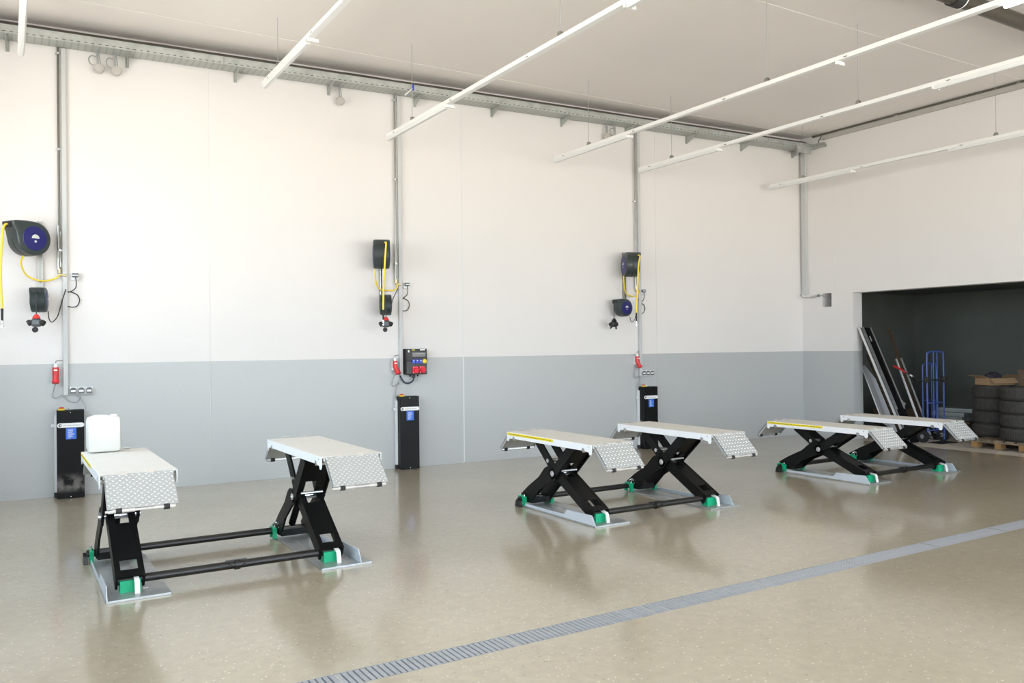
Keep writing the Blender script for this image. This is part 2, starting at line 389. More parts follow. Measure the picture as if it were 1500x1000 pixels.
# storage room shell
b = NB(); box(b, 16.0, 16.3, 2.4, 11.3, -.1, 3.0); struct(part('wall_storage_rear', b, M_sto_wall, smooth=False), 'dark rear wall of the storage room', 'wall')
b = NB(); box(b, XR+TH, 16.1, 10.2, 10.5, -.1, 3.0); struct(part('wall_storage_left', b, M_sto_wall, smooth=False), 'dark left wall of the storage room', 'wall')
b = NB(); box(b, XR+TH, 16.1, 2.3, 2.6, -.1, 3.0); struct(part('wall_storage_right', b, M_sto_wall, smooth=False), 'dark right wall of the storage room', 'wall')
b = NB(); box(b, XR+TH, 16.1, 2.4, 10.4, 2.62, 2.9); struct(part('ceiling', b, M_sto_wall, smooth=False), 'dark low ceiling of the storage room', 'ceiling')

# ------------------------------------------------------------------ floor drain
dr = thing('floor_drain', 'long narrow grated steel drain channel set in the floor', 'drain', (0, 3.978, 0))
b = NB(); box(b, .2, 12.3, -.092, -.086, -.045, .001); box(b, .2, 12.3, .086, .091, -.045, .001); box(b, .2, 12.3, -.088, .088, -.049, -.045)
part('channel_frame', b, M_galv, dr, smooth=False)
b = NB(); box(b, -.0125, .0125, -.085, .085, -.018, .0, bev=.002); sl = me('slat', b, mat('drain_grating_steel', (.44, .46, .50), .38, metal=.55, var=.1, vscale=20), False)
b = NB(); box(b, -.004, .004, -.085, .085, -.018, .001); br = me('end_bar', b, M_chrome, False)
x = 1.03; k = 0
while x < 9.3:
    obj('slat', sl, dr, (x, 0, 0)); x += .0333; k += 1
    if k % 30 == 12: obj('end_bar', br, dr, (x-.0166, 0, 0))
b = NB(); x = 9.3
while x < 12.28: box(b, x-.0125, x+.0125, -.085, .085, -.018, 0); x += .0333
x = .99
while x > .22: box(b, x-.0125, x+.0125, -.085, .085, -.018, 0); x -= .0333
part('far_grating', b, MATS['drain_grating_steel'], dr, smooth=False, kind='stuff')

# ------------------------------------------------------------------ scissor lifts
PW, PL = .475, 1.475
def tread_mesh(w, L):
    b = NB()
    for sub in (0, 1):
        y = .014+.019*sub
        while y < L-.012:
            x = .014+.020*sub
            while x < w-.010:
                a = math.radians(-35 if sub == 0 else 35); l, h = .0122, .0036
                c, s = math.cos(a), math.sin(a)
                P = [(x+c*l, y+s*l), (x-s*h, y+c*h), (x-c*l, y-s*l), (x+s*h, y-c*h)]
                v = [b.verts.new((p[0], p[1], 0)) for p in P]; t = b.verts.new((x+c*l*.5, y+s*l*.5, .0022)); u = b.verts.new((x-c*l*.5, y-s*l*.5, .0022))
                b.faces.new((v[0], v[1], t)); b.faces.new((v[0], t, v[3])); b.faces.new((v[2], u, v[1])); b.faces.new((v[2], v[3], u)); b.faces.new((v[1], u, t)); b.faces.new((v[3], t, u))
                x += .040
            y += .038
    return me('tread_pattern', b, M_lozenge, False)
RW, RL = .425, .275
TREAD = tread_mesh(RW, RL)
def make_ramp(root, x0, zt, front):
    """hinged ramp flap; local frame: x across, y down the slope from the hinge"""
    r = obj('ramp', None, root)
    b = NB(); box(b, 0, RW, 0, RL, -.006, 0)
    box(b, 0, .006, .02, RL-.015, -.03, 0); box(b, RW-.006, RW, .02, RL-.015, -.03, 0)
    d = me('ramp', b, M_tread, False); bpy.data.objects.remove(r); r = obj('ramp', d, root)
    a = math.radians(45)
    if front: m = Matrix.Translation((x0, -.004, zt-.004)) @ Matrix(((1, 0, 0, 0), (0, -math.cos(a), -math.sin(a), 0), (0, -math.sin(a), math.cos(a), 0), (0, 0, 0, 1)))
    else: m = Matrix.Translation((x0, PL+.004, zt-.004)) @ Matrix(((1, 0, 0, 0), (0, math.cos(a), math.sin(a), 0), (0, -math.sin(a), math.cos(a), 0), (0, 0, 0, 1)))
    if front:   # keep it a proper rotation: mirror x instead
        m = Matrix.Translation((x0+RW, -.004, zt-.004)) @ Matrix.Rotation(PI, 4, 'Z') @ Matrix.Rotation(-a, 4, 'X')
    else:
        m = Matrix.Translation((x0, PL+.004, zt-.004)) @ Matrix.Rotation(-a, 4, 'X')
    r.matrix_local = m
    obj('tread_pattern', TREAD, r, kind='stuff')
    b = NB(); cyl(b, (.02, RL+.008, -.012), (RW+.012, RL+.008, -.012), .008, 10)
    for u in (.02, RW*.62): cyl(b, (u, RL+.008, -.012), (u+.13, RL+.008, -.012), .0115, 10)
    part('roller_rod', b, M_alu, r)
    for u in (.055, RW-.085):
        b = NB(); cyl(b, (u, RL+.008, -.012), (u+.036, RL+.008, -.012), .018, 16); part('roller', b, M_rubber, r)
    for u in (RW*.28, RW*.66):
        b = NB(); box(b, u, u+.05, -.016, .010, .001, .007); part('hinge', b, M_alu, r, smooth=False)
    return r
def skirt_poly():
    pts = [(0, 0), (0, -.078), (.012, -.094), (.034, -.094), (.046, -.070), (.10, -.064)]
    for k in range(7): a = PI - PI*k/6; pts.append((.132+.026*math.cos(a), -.062+.026*math.sin(a)))
    pts.append((.17, -.062)); pts.append((PL-.17, -.062))
    for k in range(7): a = PI - PI*k/6; pts.append((PL-.132+.026*math.cos(a), -.062+.026*math.sin(a)))
    pts += [(PL-.10, -.064), (PL-.046, -.070), (PL-.034, -.094), (PL-.012, -.094), (PL, -.078), (PL, 0)]
    return pts
SK = skirt_poly()
def lift_unit(root, bx, dx, acx, zt, outer, sticker):
    """one scissor unit. bx: left edge of base plate, dx: left edge of deck, acx: x of arm centre, outer: 'L' or 'R' side carrying the cheek plate"""
    BW, BL = .40, 1.33
    def V(y, z, x=0): return Vector((x, y, z))
    b = NB(); box(b, bx, bx+BW, 0, BL, .0, .016, bev=.002); base = part('base_plate', b, M_galv, root, smooth=False)
    b = NB(); xo = bx+.004 if outer == 'L' else bx+BW-.09
    prism(b, [(.0, .014), (.06, .105), (.46, .095), (.50, .045), (1.2, .040), (1.2, .014)], 0, xo, xo+.005); part('cheek_plate', b, mat('pale_zinc_sheet', (.62, .68, .76), .4, metal=.3), base, smooth=False)
    b = NB(); box(b, bx+.12, bx+.15, .2, 1.1, .014, .02); box(b, bx+.25, bx+.28, .2, 1.1, .014, .02); part('slide_track', b, M_galv, base, smooth=False)
    # arms
    P = V(.735, (.10+zt-.05)/2-.003)
    rise = P.z-.10; span = math.sqrt(max(.0, .63**2-rise**2))
    rise2 = zt-.025-P.z; span2 = math.sqrt(.488**2-rise2**2)
    Ab = V(P.y-span, .10); Bb = V(P.y+span-.02, .10); At = V(P.y+span2*.93, zt-.055); Bt = V(P.y-span2*.93, zt-.055)
    aw, bw = .085, .118
    # arm A: front foot to rear top
    b = NB()
    for sgn in (-1, 1):
        x = acx+sgn*aw; ext = (P-Ab).normalized()*.045
        bar(b, Ab-ext+V(0, 0, x), P+ext+V(0, 0, x), .10, .016); bar(b, P-(At-P).normalized()*.04+V(0, 0, x), At+V(0, 0, x), .095, .016)
    d = (P-Ab).normalized(); n = Vector((0, -d.z, d.y)); L = (P-Ab).length
    def plate(b, o, d, n, l0, l1, x0, x1, off, th=.008):
        m = Matrix((Vector((1, 0, 0)), d, n)).transposed().to_4x4(); m.translation = o
        box(b, x0, x1, l0, l1, off, off+th, mtx=m)
    x0, x1 = acx-aw, acx+aw
    plate(b, Ab, d, n, .13, L-.14, x0, x1, .038); plate(b, Ab, d, n, -.03, .035, x0, x1, .038)
    plate(b, Ab, d, n, .03, .14, x0, x0+.03, .038); plate(b, Ab, d, n, .03, .14, x1-.03, x1, .038)
    plate(b, Ab, d, n, L-.14, L-.02, x0, x0+.04, .038); plate(b, Ab, d, n, L-.14, L-.02, x1-.04, x1, .038)
    armA = part('scissor_arm', b, M_blk, root, smooth=False)
    # arm B: rear foot (wide gussets) to front top
    b = NB(); d2 = (P-Bb).normalized(); n2 = Vector((0, d2.z, -d2.y)); L2 = (P-Bb).length
    for sgn in (-1, 1):
        x = acx+sgn*bw
        pts = []
        for al, pe in ((-.03, -.03), (-.04, .045), (.13, .062), (.36, .068), (.50, .105), (.56, .10), (.64, .045), (.66, -.045), (.30, -.048), (.10, -.10), (.02, -.11)):
            q = Bb+d2*al+n2*(pe if True else 0); pts.append((q.y, q.z))
        # keep the gusset above the base plate
        pts = [(y, max(z, .045)) for y, z in pts]
        prism(b, pts, 0, x-.008, x+.008)
        bar(b, P-(Bt-P).normalized()*.05+V(0, 0, x), Bt+V(0, 0, x), .10, .016)
    dd = (Bt-P).normalized(); nn = Vector((0, dd.z, -dd.y)); LL = (Bt-P).length
    m = None
    def plate2(l0, l1, xa, xb, off):
        mm = Matrix((Vector((-1, 0, 0)), dd, Vector((0, -dd.z, dd.y)))).transposed().to_4x4(); mm.translation = P
        box(b, -xb, -xa, l0, l1, -off-.008, -off, mtx=mm)
    xa, xb = acx-bw, acx+bw
    plate2(.20, LL-.01, xa, xb, -.03); plate2(.06, .20, xa, xa+.05, -.03); plate2(.06, .20, xb-.09, xb, -.03)
    box(b, xa, xb, Bb.y-.14, Bb.y-.03, .045, .10)
    armB = part('scissor_arm', b, M_blk, root, smooth=False)
    # pins
    b = NB()
    cyl(b, (acx-bw-.018, P.y, P.z), (acx+bw+.018, P.y, P.z), .029, 20); cyl(b, (acx-bw-.026, P.y, P.z), (acx-bw-.018, P.y, P.z), .015, 6)
    part('pivot_pin', b, M_chrome, root)
    c = P+(At-P).normalized()*.165
    b = NB(); cyl(b, (acx-aw-.02, c.y, c.z), (acx+aw+.02, c.y, c.z), .021, 20); part('pivot_pin', b, M_chrome, root)
    b = NB(); q = P+Vector((0, -.10, -.005)); cyl(b, (acx-.09, q.y, q.z+.04), (acx+.09, q.y, q.z+.04), .009, 10); part('cross_rod', b, M_alu, root)
    # hydraulic cylinder between the arms
    b = NB(); q0 = Bb+V(-.05, .03, acx); q1 = P+V(.09, .10, acx); qm = q0.lerp(q1, .62); cyl(b, q0, qm, .03, 16); part('hydraulic_cylinder', b, M_blk, root)
    b = NB(); cyl(b, qm, q1, .016, 12); part('piston_rod', b, M_chrome, root)
    # green bearing blocks
    b = NB(); box(b, acx-.065, acx+.065, Ab.y-.055, Ab.y-.03, .0145, .095); box(b, acx-.065, acx+.065, Ab.y-.03, Ab.y+.03, .0145, .05); part('bearing_block', b, M_green, root, smooth=False)
    b = NB(); pts = []
    y0 = Bb.y; prof = [(y0-.075, .0145), (y0-.075, .10), (y0-.045, .112), (y0+.03, .112), (y0+.055, .10), (y0+.055, .0145), (y0+.025, .0145)]
    for k in range(7): a = PI*k/6; prof.append((y0-.005+.03*math.cos(a), .055+.03*math.sin(a)))
    prof.append((y0-.035, .0145))
    xl = acx-bw-.05
    prism(b, prof, 0, xl, xl+.03); part('bearing_block', b, M_green, root, smooth=False)
    b = NB(); prof2 = [(y-.03, z*.62 if z > .02 else z) for y, z in prof]
    prism(b, prof2, 0, acx+bw+.02, acx+bw+.06); part('bearing_block', b, M_green, root, smooth=False)
    b = NB()
    for yy in (y0-.05, y0+.03): cyl(b, (xl+.015, yy, .11), (xl+.015, yy, .125), .008, 8)
    part('bolt', b, M_chrome, root)
    # white limit flag at the front
    b = NB(); xf = acx+.02
    pts = [(Ab.y+.02, .115), (Ab.y-.02, .118), (Ab.y-.085, .105), (Ab.y-.10, .09), (Ab.y-.115, .0145), (Ab.y-.105, .0145), (Ab.y-.09, .085), (Ab.y-.078, .095), (Ab.y+.02, .105)]
    prism(b, pts, 0, xf, xf+.032); part('limit_flag', b, M_plate, root, smooth=False)
    # deck
    b = NB(); box(b, dx, dx+PW, 0, PL, zt-.010, zt, bev=.002); deck = part('deck', b, M_deck, root, smooth=False)
    for xx, nm in ((dx-.002, 'side_skirt'), (dx+PW-.004, 'side_skirt')):
        b = NB(); prism(b, [(y, zt-.002+z) for y, z in SK], 0, xx, xx+.006); sk = part(nm, b, M_skirt, deck, smooth=False)
    b = NB(); box(b, dx+.02, dx+PW-.02, .0, .02, zt-.035, zt-.010); box(b, dx+.02, dx+PW-.02, PL-.02, PL, zt-.035, zt-.01); part('end_beam', b, M_skirt, deck, smooth=False)
    for yy in (.132, PL-.132):
        b = NB(); cyl(b, (dx+.001, yy, zt-.058), (dx+PW-.001, yy, zt-.058), .023, 16); part('guide_rod', b, M_chrome, deck)
    b = NB()
    for yy in (.05, PL-.05): cyl(b, (dx-.006, yy, zt-.022), (dx-.002, yy, zt-.022), .006, 8)
    part('rivet', b, M_chrome, deck)
    if sticker:
        b = NB(); box(b, dx-.0035, dx-.002, PL-.86, PL-.01, zt-.032, zt-.006); st = part('warning_sticker', b, M_yellow, deck, smooth=False, label='yellow warning strip with fine dark print')
        b = NB()
        y = PL-.83
        while y < PL-.05:
            l = random.uniform(.015, .05); box(b, dx-.0042, dx-.0035, y, y+l, zt-.0215, zt-.0165); y += l+.008
        part('fine_print', b, M_ink, deck, smooth=False)
    make_ramp(root, dx+.025, zt, True); make_ramp(root, dx+.025, zt, False)
    return Ab, Bb
LIFTS = [(.555, .845, 'raised short scissor lift at left with a white jerrycan on its left deck'),
         (4.545, .755, 'middle short scissor lift of the row, partly hiding a black control cabinet'),
         (8.51, .645, 'lowest short scissor lift, nearest the dark storage opening')]
for X0, zt, lab in LIFTS:
    L = thing('scissor_lift', lab, 'car lift', (X0, 6.0, 0), 0, 'short scissor lifts standing in a row')
    a1, b1 = lift_unit(L, 0, -.033, .165, zt, 'L', True)
    lift_unit(L, 1.445, 1.45, 1.445+.135, zt, 'R', False)
    b = NB(); cyl(b, (.08, a1.y-.0, .088), (1.445+.235, a1.y, .088), .029, 20); tb = part('torsion_tube', b, M_blk2, L)
    b = NB(); cyl(b, (.86, a1.y, .088), (.90, a1.y, .088), .037, 20); box(b, .80, .95, a1.y-.012, a1.y+.012, .11, .124); cyl(b, (.83, a1.y-.03, .10), (.83, a1.y-.045, .10), .009, 6); cyl(b, (.93, a1.y-.03, .09), (.93, a1.y-.045, .09), .009, 6)
    part('coupling', b, M_blk2, tb)
    b = NB(); cyl(b, (-.02, b1.y, .075), (1.445+.25, b1.y, .075), .029, 20); tb = part('torsion_tube', b, M_blk2, L)
    b = NB(); prism(b, [(b1.y-.05, .001), (b1.y-.035, .06), (b1.y+.0, .085), (b1.y+.03, .06), (b1.y+.045, .001)], 0, -.045, -.012); part('end_foot', b, M_blk2, tb, smooth=False)
    b = NB()
    for q in range(4):
        aa = q*PI/2+.4; cyl(b, (1.45, b1.y-.055+.02*math.cos(aa), .12+.025*math.sin(aa)), (1.47, b1.y-.055+.02*math.cos(aa), .12+.025*math.sin(aa)), .009, 8)
    tube(b, [(1.44, b1.y, .10), (1.42, b1.y-.03, .14), (1.44, b1.y-.06, .155), (1.47, b1.y-.05, .13)], .006, 6)
    part('hydraulic_fitting', b, M_chrome, tb)

# ------------------------------------------------------------------ jerrycan
j = thing('jerrycan', 'white plastic jerrycan standing on the left lift deck', 'canister', (.555+.118, 6.0+1.365, .8462), 0)
b = NB(); vs = box(b, -.122, .122, -.085, .085, 0, .285, bev=.034)
part('body', b, M_jug, j)
b = NB(); lathe(b, [(.026, 0), (.026, .010), (.022, .013), (0, .013)], (.075, 0, .284), (0, 0, 1), 20); part('cap', b, M_cap, j)
b = NB(); tube(b, [(-.085, 0, .272), (-.07, 0, .285), (-.02, 0, .287), (.02, 0, .285), (.045, 0, .272)], .009, 8); part('handle', b, M_jug, j)
b = NB(); box(b, -.05, .05, -.0865, -.0845, .06, .20, bev=.0005); part('moulded_panel', b, M_jug, j)

# ------------------------------------------------------------------ wall fittings
RZ = WALL_A
def wthing(name, label, cat, s, z, off=0, group=None, rz=0):
    """origin on the wall face; local +x along the wall, local -y out of the wall"""
    return thing(name, label, cat, wp(s, off, z), RZ+rz, group)
# control cabinets
for s0, dep, lab in ((-.112, .17, 'black control cabinet with a dusty scuffed foot, behind the left lift'),
                     (3.962, .15, 'black control cabinet standing below the power distributor'),
                     (8.050, .16, 'black control cabinet partly hidden behind the middle lift')):
    t = wthing('control_cabinet', lab, 'cabinet', s0, 0, group='control cabinets along the back wall')
    w = .275
    b = NB(); box(b, 0, w, -dep, -.012, .004, .99, bev=.003); part('housing', b, M_cabdust if s0 < 0 else M_blk, t, smooth=False)
    b = NB(); box(b, -.012, .03, -.012, -.001, .08, .96); box(b, -.026, 0, -.05, -.012, .06, .93); part('side_trim', b, M_cabt, t, smooth=False)
    b = NB()
    pts = []
    for k in range(9): a = PI/2+PI*k/8; pts.append((.030+.025*math.cos(a), .822+.025*math.sin(a)))
    for k in range(9): a = -PI/2+PI*k/8; pts.append((w-.025+.025*math.cos(a), .822+.025*math.sin(a)))
    prism(b, pts, 1, -dep-.006, -dep-.001); np_ = part('nameplate', b, M_plate, t, smooth=False)
    b = NB(); lathe(b, [(.017, 0), (.017, .0015), (0, .0015)], (.034, -dep-.006, .822), (0, -1, 0), 20); part('round_mark', b, M_ink, np_)
    b = NB(); lathe(b, [(.008, 0), (.008, .0015), (0, .0015)], (.038, -dep-.0075, .822), (0, -1, 0), 16); part('mark_centre', b, M_plate, np_)
    text_mesh('lettering', 'Werkstattausrüstung', .021, mat('grey_print_ink', (.22, .22, .24), .5), np_, (.062, -dep-.0066, .822), (PI/2, 0, 0), scale_x=.92)
    b = NB(); box(b, w*.33, w*.71, -dep-.003, -dep-.0008, .665, .79); stk = part('instruction_sticker', b, M_blue, t, smooth=False)
    b = NB(); z = .775
    while z > .675:
        l = random.uniform(.4, .95)*(w*.30); box(b, w*.40, w*.40+l*.85, -dep-.0038, -dep-.003, z-.004, z); z -= .0115
    part('printed_lines', b, M_inkw, stk, smooth=False)
    b = NB(); lathe(b, [(.038, 0), (.038, .012), (.030, .017), (0, .017)], (.050, -dep*.55, .99), (0, 0, 1), 20); eb = part('switch_base', b, M_yels, t)
    b = NB(); lathe(b, [(.018, .017), (.026, .020), (.026, .028), (.016, .034), (0, .035)], (.050, -dep*.55, .99), (0, 0, 1), 20); part('stop_button', b, M_red, eb)
    b = NB()
    for z in (.965, .02): cyl(b, (w/2, -dep-.003, z), (w/2, -dep+.002, z), .005, 8)
    cyl(b, (.12, -dep*.5, .99), (.12, -dep*.5, 1.008), .007, 8); part('screw', b, M_chrome, t)
    b = NB(); box(b, -.055, -.026, -.05, -.02, .80, .83); part('side_clip', b, M_cabt, t, smooth=False)
    b = NB(); box(b, -.03, .0, -.06, -.01, .005, .06); part('cable_gland', b, M_rubber, t)

# conduits: grey pvc duct plus steel air pipe
for sd, zb, sp, zp, lab in ((-.018, 1.155, -.072, 2.56, 'left'), (4.028, 1.275, 3.962, 2.56, 'middle'), (8.090, 1.155, 8.01, 2.56, 'right')):
    t = tag(part('cable_duct', (lambda bb: (wbox(bb, sd-.025, sd+.025, .0, .045, zb, 5.11, .004), bb)[1])(NB()), M_duct, smooth=False),
            {'left': 'pale grey vertical cable duct above the dusty cabinet at left', 'middle': 'pale grey vertical cable duct ending beside the power distributor', 'right': 'pale grey vertical cable duct above the rightmost control cabinet'}[lab], 'cable duct', 'vertical cable ducts on the back wall')
    p = thing('air_pipe', {'left': 'thin steel air pipe beside the leftmost cable duct', 'middle': 'thin steel air pipe beside the middle cable duct', 'right': 'thin steel air pipe beside the cable duct above the rightmost cabinet'}[lab], 'pipe', (0, 0, 0), 0, 'vertical air pipes')
    b = NB(); cyl(b, wp(sp, .045, zp+.02), wp(sp, .045, 5.11), .0125, 12); part('pipe', b, M_pipe2 if lab == 'left' else M_pipe, p)
    b = NB(); cyl(b, wp(sp-.012, .05, zp+.02), wp(sp-.012, .05, zp+.52), .013, 10); cyl(b, wp(sp+.014, .05, zp+.05), wp(sp+.014, .05, zp+.45), .008, 8); part('flexible_hose', b, M_pipe, p)
    for z in (zp+.24, 3.95, 5.04):
        b = NB(); wbox(b, sp-.03, sp+.03, .0, .03, z-.008, z+.008); cyl(b, wp(sp, .045, z-.012), wp(sp, .045, z+.012), .022, 12); part('pipe_clamp', b, M_chrome, p)
    b = NB(); cyl(b, wp(sp, .045, zp-.02), wp(sp, .045, zp+.03), .018, 12); cyl(b, wp(sp-.01, .045, zp-.035), wp(sp+.07, .045, zp-.045), .013, 10); part('brass_coupling', b, mat('brass', (.55, .45, .25), .35, metal=.8), p)
b = NB(); box(b, XR-.055, XR-.0005, 9.905, 10.005, 2.53, 5.11, .004)
tag(part('cable_duct', b, M_duct, smooth=False), 'pale grey vertical cable duct in the corner by the small recess', 'cable duct')
# cable and connector running from the corner duct into the recess
t = thing('inline_connector', 'grey inline cable connector hanging beside the square wall recess', 'connector', (XR-.03, 9.75, 2.49))
b = NB(); tube(b, [(-.14, .22, .05), (-.10, .18, -.01), (-.02, .10, -.02), (0, .075, -.015)], .006, 8); part('cable', b, M_cableg, t)
b = NB(); cyl(b, (0, .08, -.015), (0, -.07, .005), .022, 14, r2=.019); part('sleeve', b, M_box, t)
b = NB(); cyl(b, (0, -.07, .005), (0, -.095, .008), .021, 12); part('nut', b, M_flap, t)
b = NB(); tube(b, [(0, -.09, .008), (.02, -.13, .005), (.09, -.19, -.03), (.18, -.26, -.08)], .008, 8); part('cable', b, M_cableg, t)

# mounting rails for the reels
for s, z0, z1, lab in ((-.262, 2.30, 3.12, 'slotted steel rail behind the leftmost pair of reels'), (3.755, 2.25, 3.0, 'slotted steel rail behind the middle pair of reels'), (7.795, 2.30, 3.125, 'slotted steel rail behind the rightmost pair of reels')):
    t = wthing('mounting_rail', lab, 'rail', s, 0, group='slotted mounting rails')
    b = NB(); box(b, -.025, .025, -.006, -.001, z0, z1); box(b, -.025, -.021, -.042, -.001, z0, z1); box(b, .021, .025, -.042, -.001, z0, z1); box(b, -.021, -.011, -.042, -.038, z0, z1); box(b, .011, .021, -.042, -.038, z0, z1)
    part('channel', b, M_pipe, t, smooth=False)

def reel_body(r, w, mouth):
    """profile in the local y-z plane; -y is the mouth side. drum centre at the origin"""
    pts = []
    n = 28; a0, a1 = (160, -205)
    # circle except towards the mouth (up and -y)
    for k in range(n+1):
        a = math.radians(90 - (90+ 0)*0 - k*(265/n)); pts.append((r*math.cos(a), r*math.sin(a)))
    # now at angle 90-265 = -175 deg : (-r, ~0) ; add mouth
    pts += [(-r*1.10, r*.42), (-r*1.24, r*.60), (-r*1.30, r*.92), (-r*1.05, r*.98), (-r*.5, r*1.02)]
    b = NB(); prism(b, pts, 0, -w/2, w/2)
    es = [e_ for e_ in b.edges if abs(e_.verts[0].co.x-e_.verts[1].co.x) < 1e-5]
    bmesh.ops.bevel(b, geom=es, offset=w*.13, segments=3, affect='EDGES', profile=.6, clamp_overlap=True)
    return b
def make_reel(kind, label, s, off, z, theta, r, w, group, railS):
    c = wp(s, off, z); t = thing(kind, label, 'reel', c, math.radians(theta), group)
    part('housing', reel_body(r, w, 1), M_reel, t)
    b = NB()
    for sg in (-1, 1): lathe(b, [(r*.72, 0), (r*.70, .006), (r*.2, .010), (0, .010)], (sg*(w/2-.001), 0, 0), (sg, 0, 0), 40)
    disc = part('side_disc', b, M_navy, t)
    b = NB()
    for sg in (-1, 1):
        pts = [(r*.23*math.cos(PI*k/12), .02*0+r*.23*math.sin(PI*k/12)) for k in range(13)]
        x = sg*(w/2+.0105); v0 = prism(b, [(y, z_) for y, z_ in pts], 0, min(x, x+sg*.001), max(x, x+sg*.001))
        lathe(b, [(r*.07, 0), (r*.07, .002), (0, .002)], (sg*(w/2+.0095), 0, -r*.18), (sg, 0, 0), 12)
    part('badge', b, M_logo, disc, smooth=False)
    b = NB(); lathe(b, [(r*1.005, -.004), (r*1.012, -.002), (r*1.012, .002), (r*1.005, .004)], (0, 0, 0), (1, 0, 0), 48); part('seam_band', b, M_rubber, t)
    b = NB(); box(b, -w*.30, w*.30, -r*1.32, -r*1.22, r*.55, r*.86); part('mouth_opening', b, M_rubber, t, smooth=False)
    # bracket to the rail
    ti = Matrix.Rotation(-math.radians(theta), 3, 'Z')
    q = ti @ (wp(railS, .045, z) - c)
    b = NB(); dv = Vector((q.x, q.y, 0)); L_ = dv.length; dn = dv.normalized()
    m = Matrix((Vector((-dn.y, dn.x, 0)), dn, Vector((0, 0, 1)))).transposed().to_4x4()
    box(b, -.02, .02, min(L_-.02, r*.55), L_-.004, -.05, .05, mtx=m); part('wall_bracket', b, M_rubber, t, smooth=False)
    return t, ti, c
HG, CG = 'hose reels above the lifts', 'cable reels below the hose reels'
# hose reels: (label, s, off, z, theta, rail s, hose free end in wall coordinates, feed end)
for lab, s, off, z, th, rs, hose, feed, hx in (
    ('hose reel at far left showing its navy disc, yellow hose hanging', -.36, .27, 2.885, -60, -.262,
        [(-.535, .395, 3.03), (-.585, .44, 2.99), (-.605, .47, 2.80), (-.615, .48, 2.45), (-.605, .48, 2.10)],
        [(-.42, .25, 2.705), (-.44, .2, 2.62), (-.39, .12, 2.50), (-.25, .09, 2.445), (-.12, .06, 2.475), (-.07, .05, 2.52)], 0),
    ('hose reel seen edge-on beside the middle cable duct', 3.675, .27, 2.885, -21, 3.755,
        [(3.64, .51, 3.02), (3.635, .57, 3.0), (3.62, .58, 2.85), (3.60, .56, 2.45), (3.595, .55, 2.13)],
        [(3.60, .25, 2.705), (3.61, .2, 2.60), (3.68, .12, 2.46), (3.80, .09, 2.43), (3.93, .07, 2.44), (3.985, .055, 2.52)], 0),
    ('hose reel in front of the right cable duct, yellow hose crossing the duct', 7.735, .27, 2.90, -24, 7.795,
        [(7.70, .52, 3.03), (7.695, .57, 3.0), (7.665, .57, 2.85), (7.645, .56, 2.45), (7.63, .55, 2.13)],
        [(7.62, .25, 2.73), (7.66, .2, 2.62), (7.75, .12, 2.48), (7.88, .09, 2.43), (8.0, .07, 2.44), (8.055, .055, 2.52)], 0)):
    t, ti, c = make_reel('hose_reel', lab, s, off, z, th, .185, .215, HG, rs)
    loc = lambda p: ti @ (wp(*p)-c)
    b = NB(); tube(b, [loc(p) for p in hose], .012, 10); hs = part('hose', b, M_hose, t)
    e0 = loc(hose[-1]); b = NB(); cyl(b, e0+Vector((0, 0, .015)), e0+Vector((0, 0, -.115)), .013, 12, r2=.011); part('hose_sleeve', b, M_rubber, hs)
    b = NB(); cyl(b, e0+Vector((0, 0, -.115)), e0+Vector((0, 0, -.155)), .010, 10); cyl(b, e0+Vector((0, 0, -.165)), e0+Vector((0, 0, -.185)), .014, 12); part('hose_coupling', b, M_chrome, hs)
    b = NB(); tube(b, [loc(p) for p in feed], .0095, 8); part('feed_hose', b, M_hose, t)
# cable reels
for lab, s, off, z, th, rs, redtop in (
    ('cable reel below the far left hose reel, multi-socket hanging from it', -.27, .22, 2.222, -10, -.262, True),
    ('cable reel below the edge-on hose reel in the middle', 3.745, .22, 2.222, -22, 3.755, True),
    ('cable reel turned sideways with its navy disc facing out, at right', 7.64, .20, 2.235, -86, 7.795, False)):
    t, ti, c = make_reel('cable_reel', lab, s, off, z, th, .135, .15, CG, rs)
    m0 = Vector((0, -.175, .09))
    b = NB(); tube(b, [m0, m0+Vector((0, -.02, -.03)), m0+Vector((0, -.022, -.12)), m0+Vector((0, -.02, -.255))], .006, 8); part('cable', b, M_cable, t)
    zz = m0.z-.255; y = m0.y-.02
    b = NB(); cyl(b, (0, y, zz), (0, y, zz-.045), .018, 12, r2=.045); st = part('socket_hood', b, M_red if redtop else M_darkpl, t)
    b = NB(); lathe(b, [(.02, 0), (.062, -.03), (.065, -.075), (.035, -.10), (0, -.10)], (0, y, zz-.035), (0, 0, 1), 6)
    mb = part('multi_socket', b, M_flap if redtop else M_darkpl, t, smooth=False)
    b = NB()
    for aa in (200, 330): 
        a = math.radians(aa); cx, cy = .055*math.cos(a), .055*math.sin(a); cyl(b, (cx, y+cy*.3, zz-.085), (cx*1.55, y+cy*.8, zz-.10), .032, 14)
    if redtop: cyl(b, (-.012, y+.01, zz-.165), (-.012, y-.015, zz-.167), .030, 18); cyl(b, (-.012, y, zz-.13), (-.012, y, zz-.15), .005, 6)
    else:
        cyl(b, (-.06, y, zz-.135), (-.09, y, zz-.15), .012, 10); cyl(b, (.04, y, zz-.13), (.045, y, zz-.17), .012, 10)
    part('socket_lid', b, M_rubber, t)
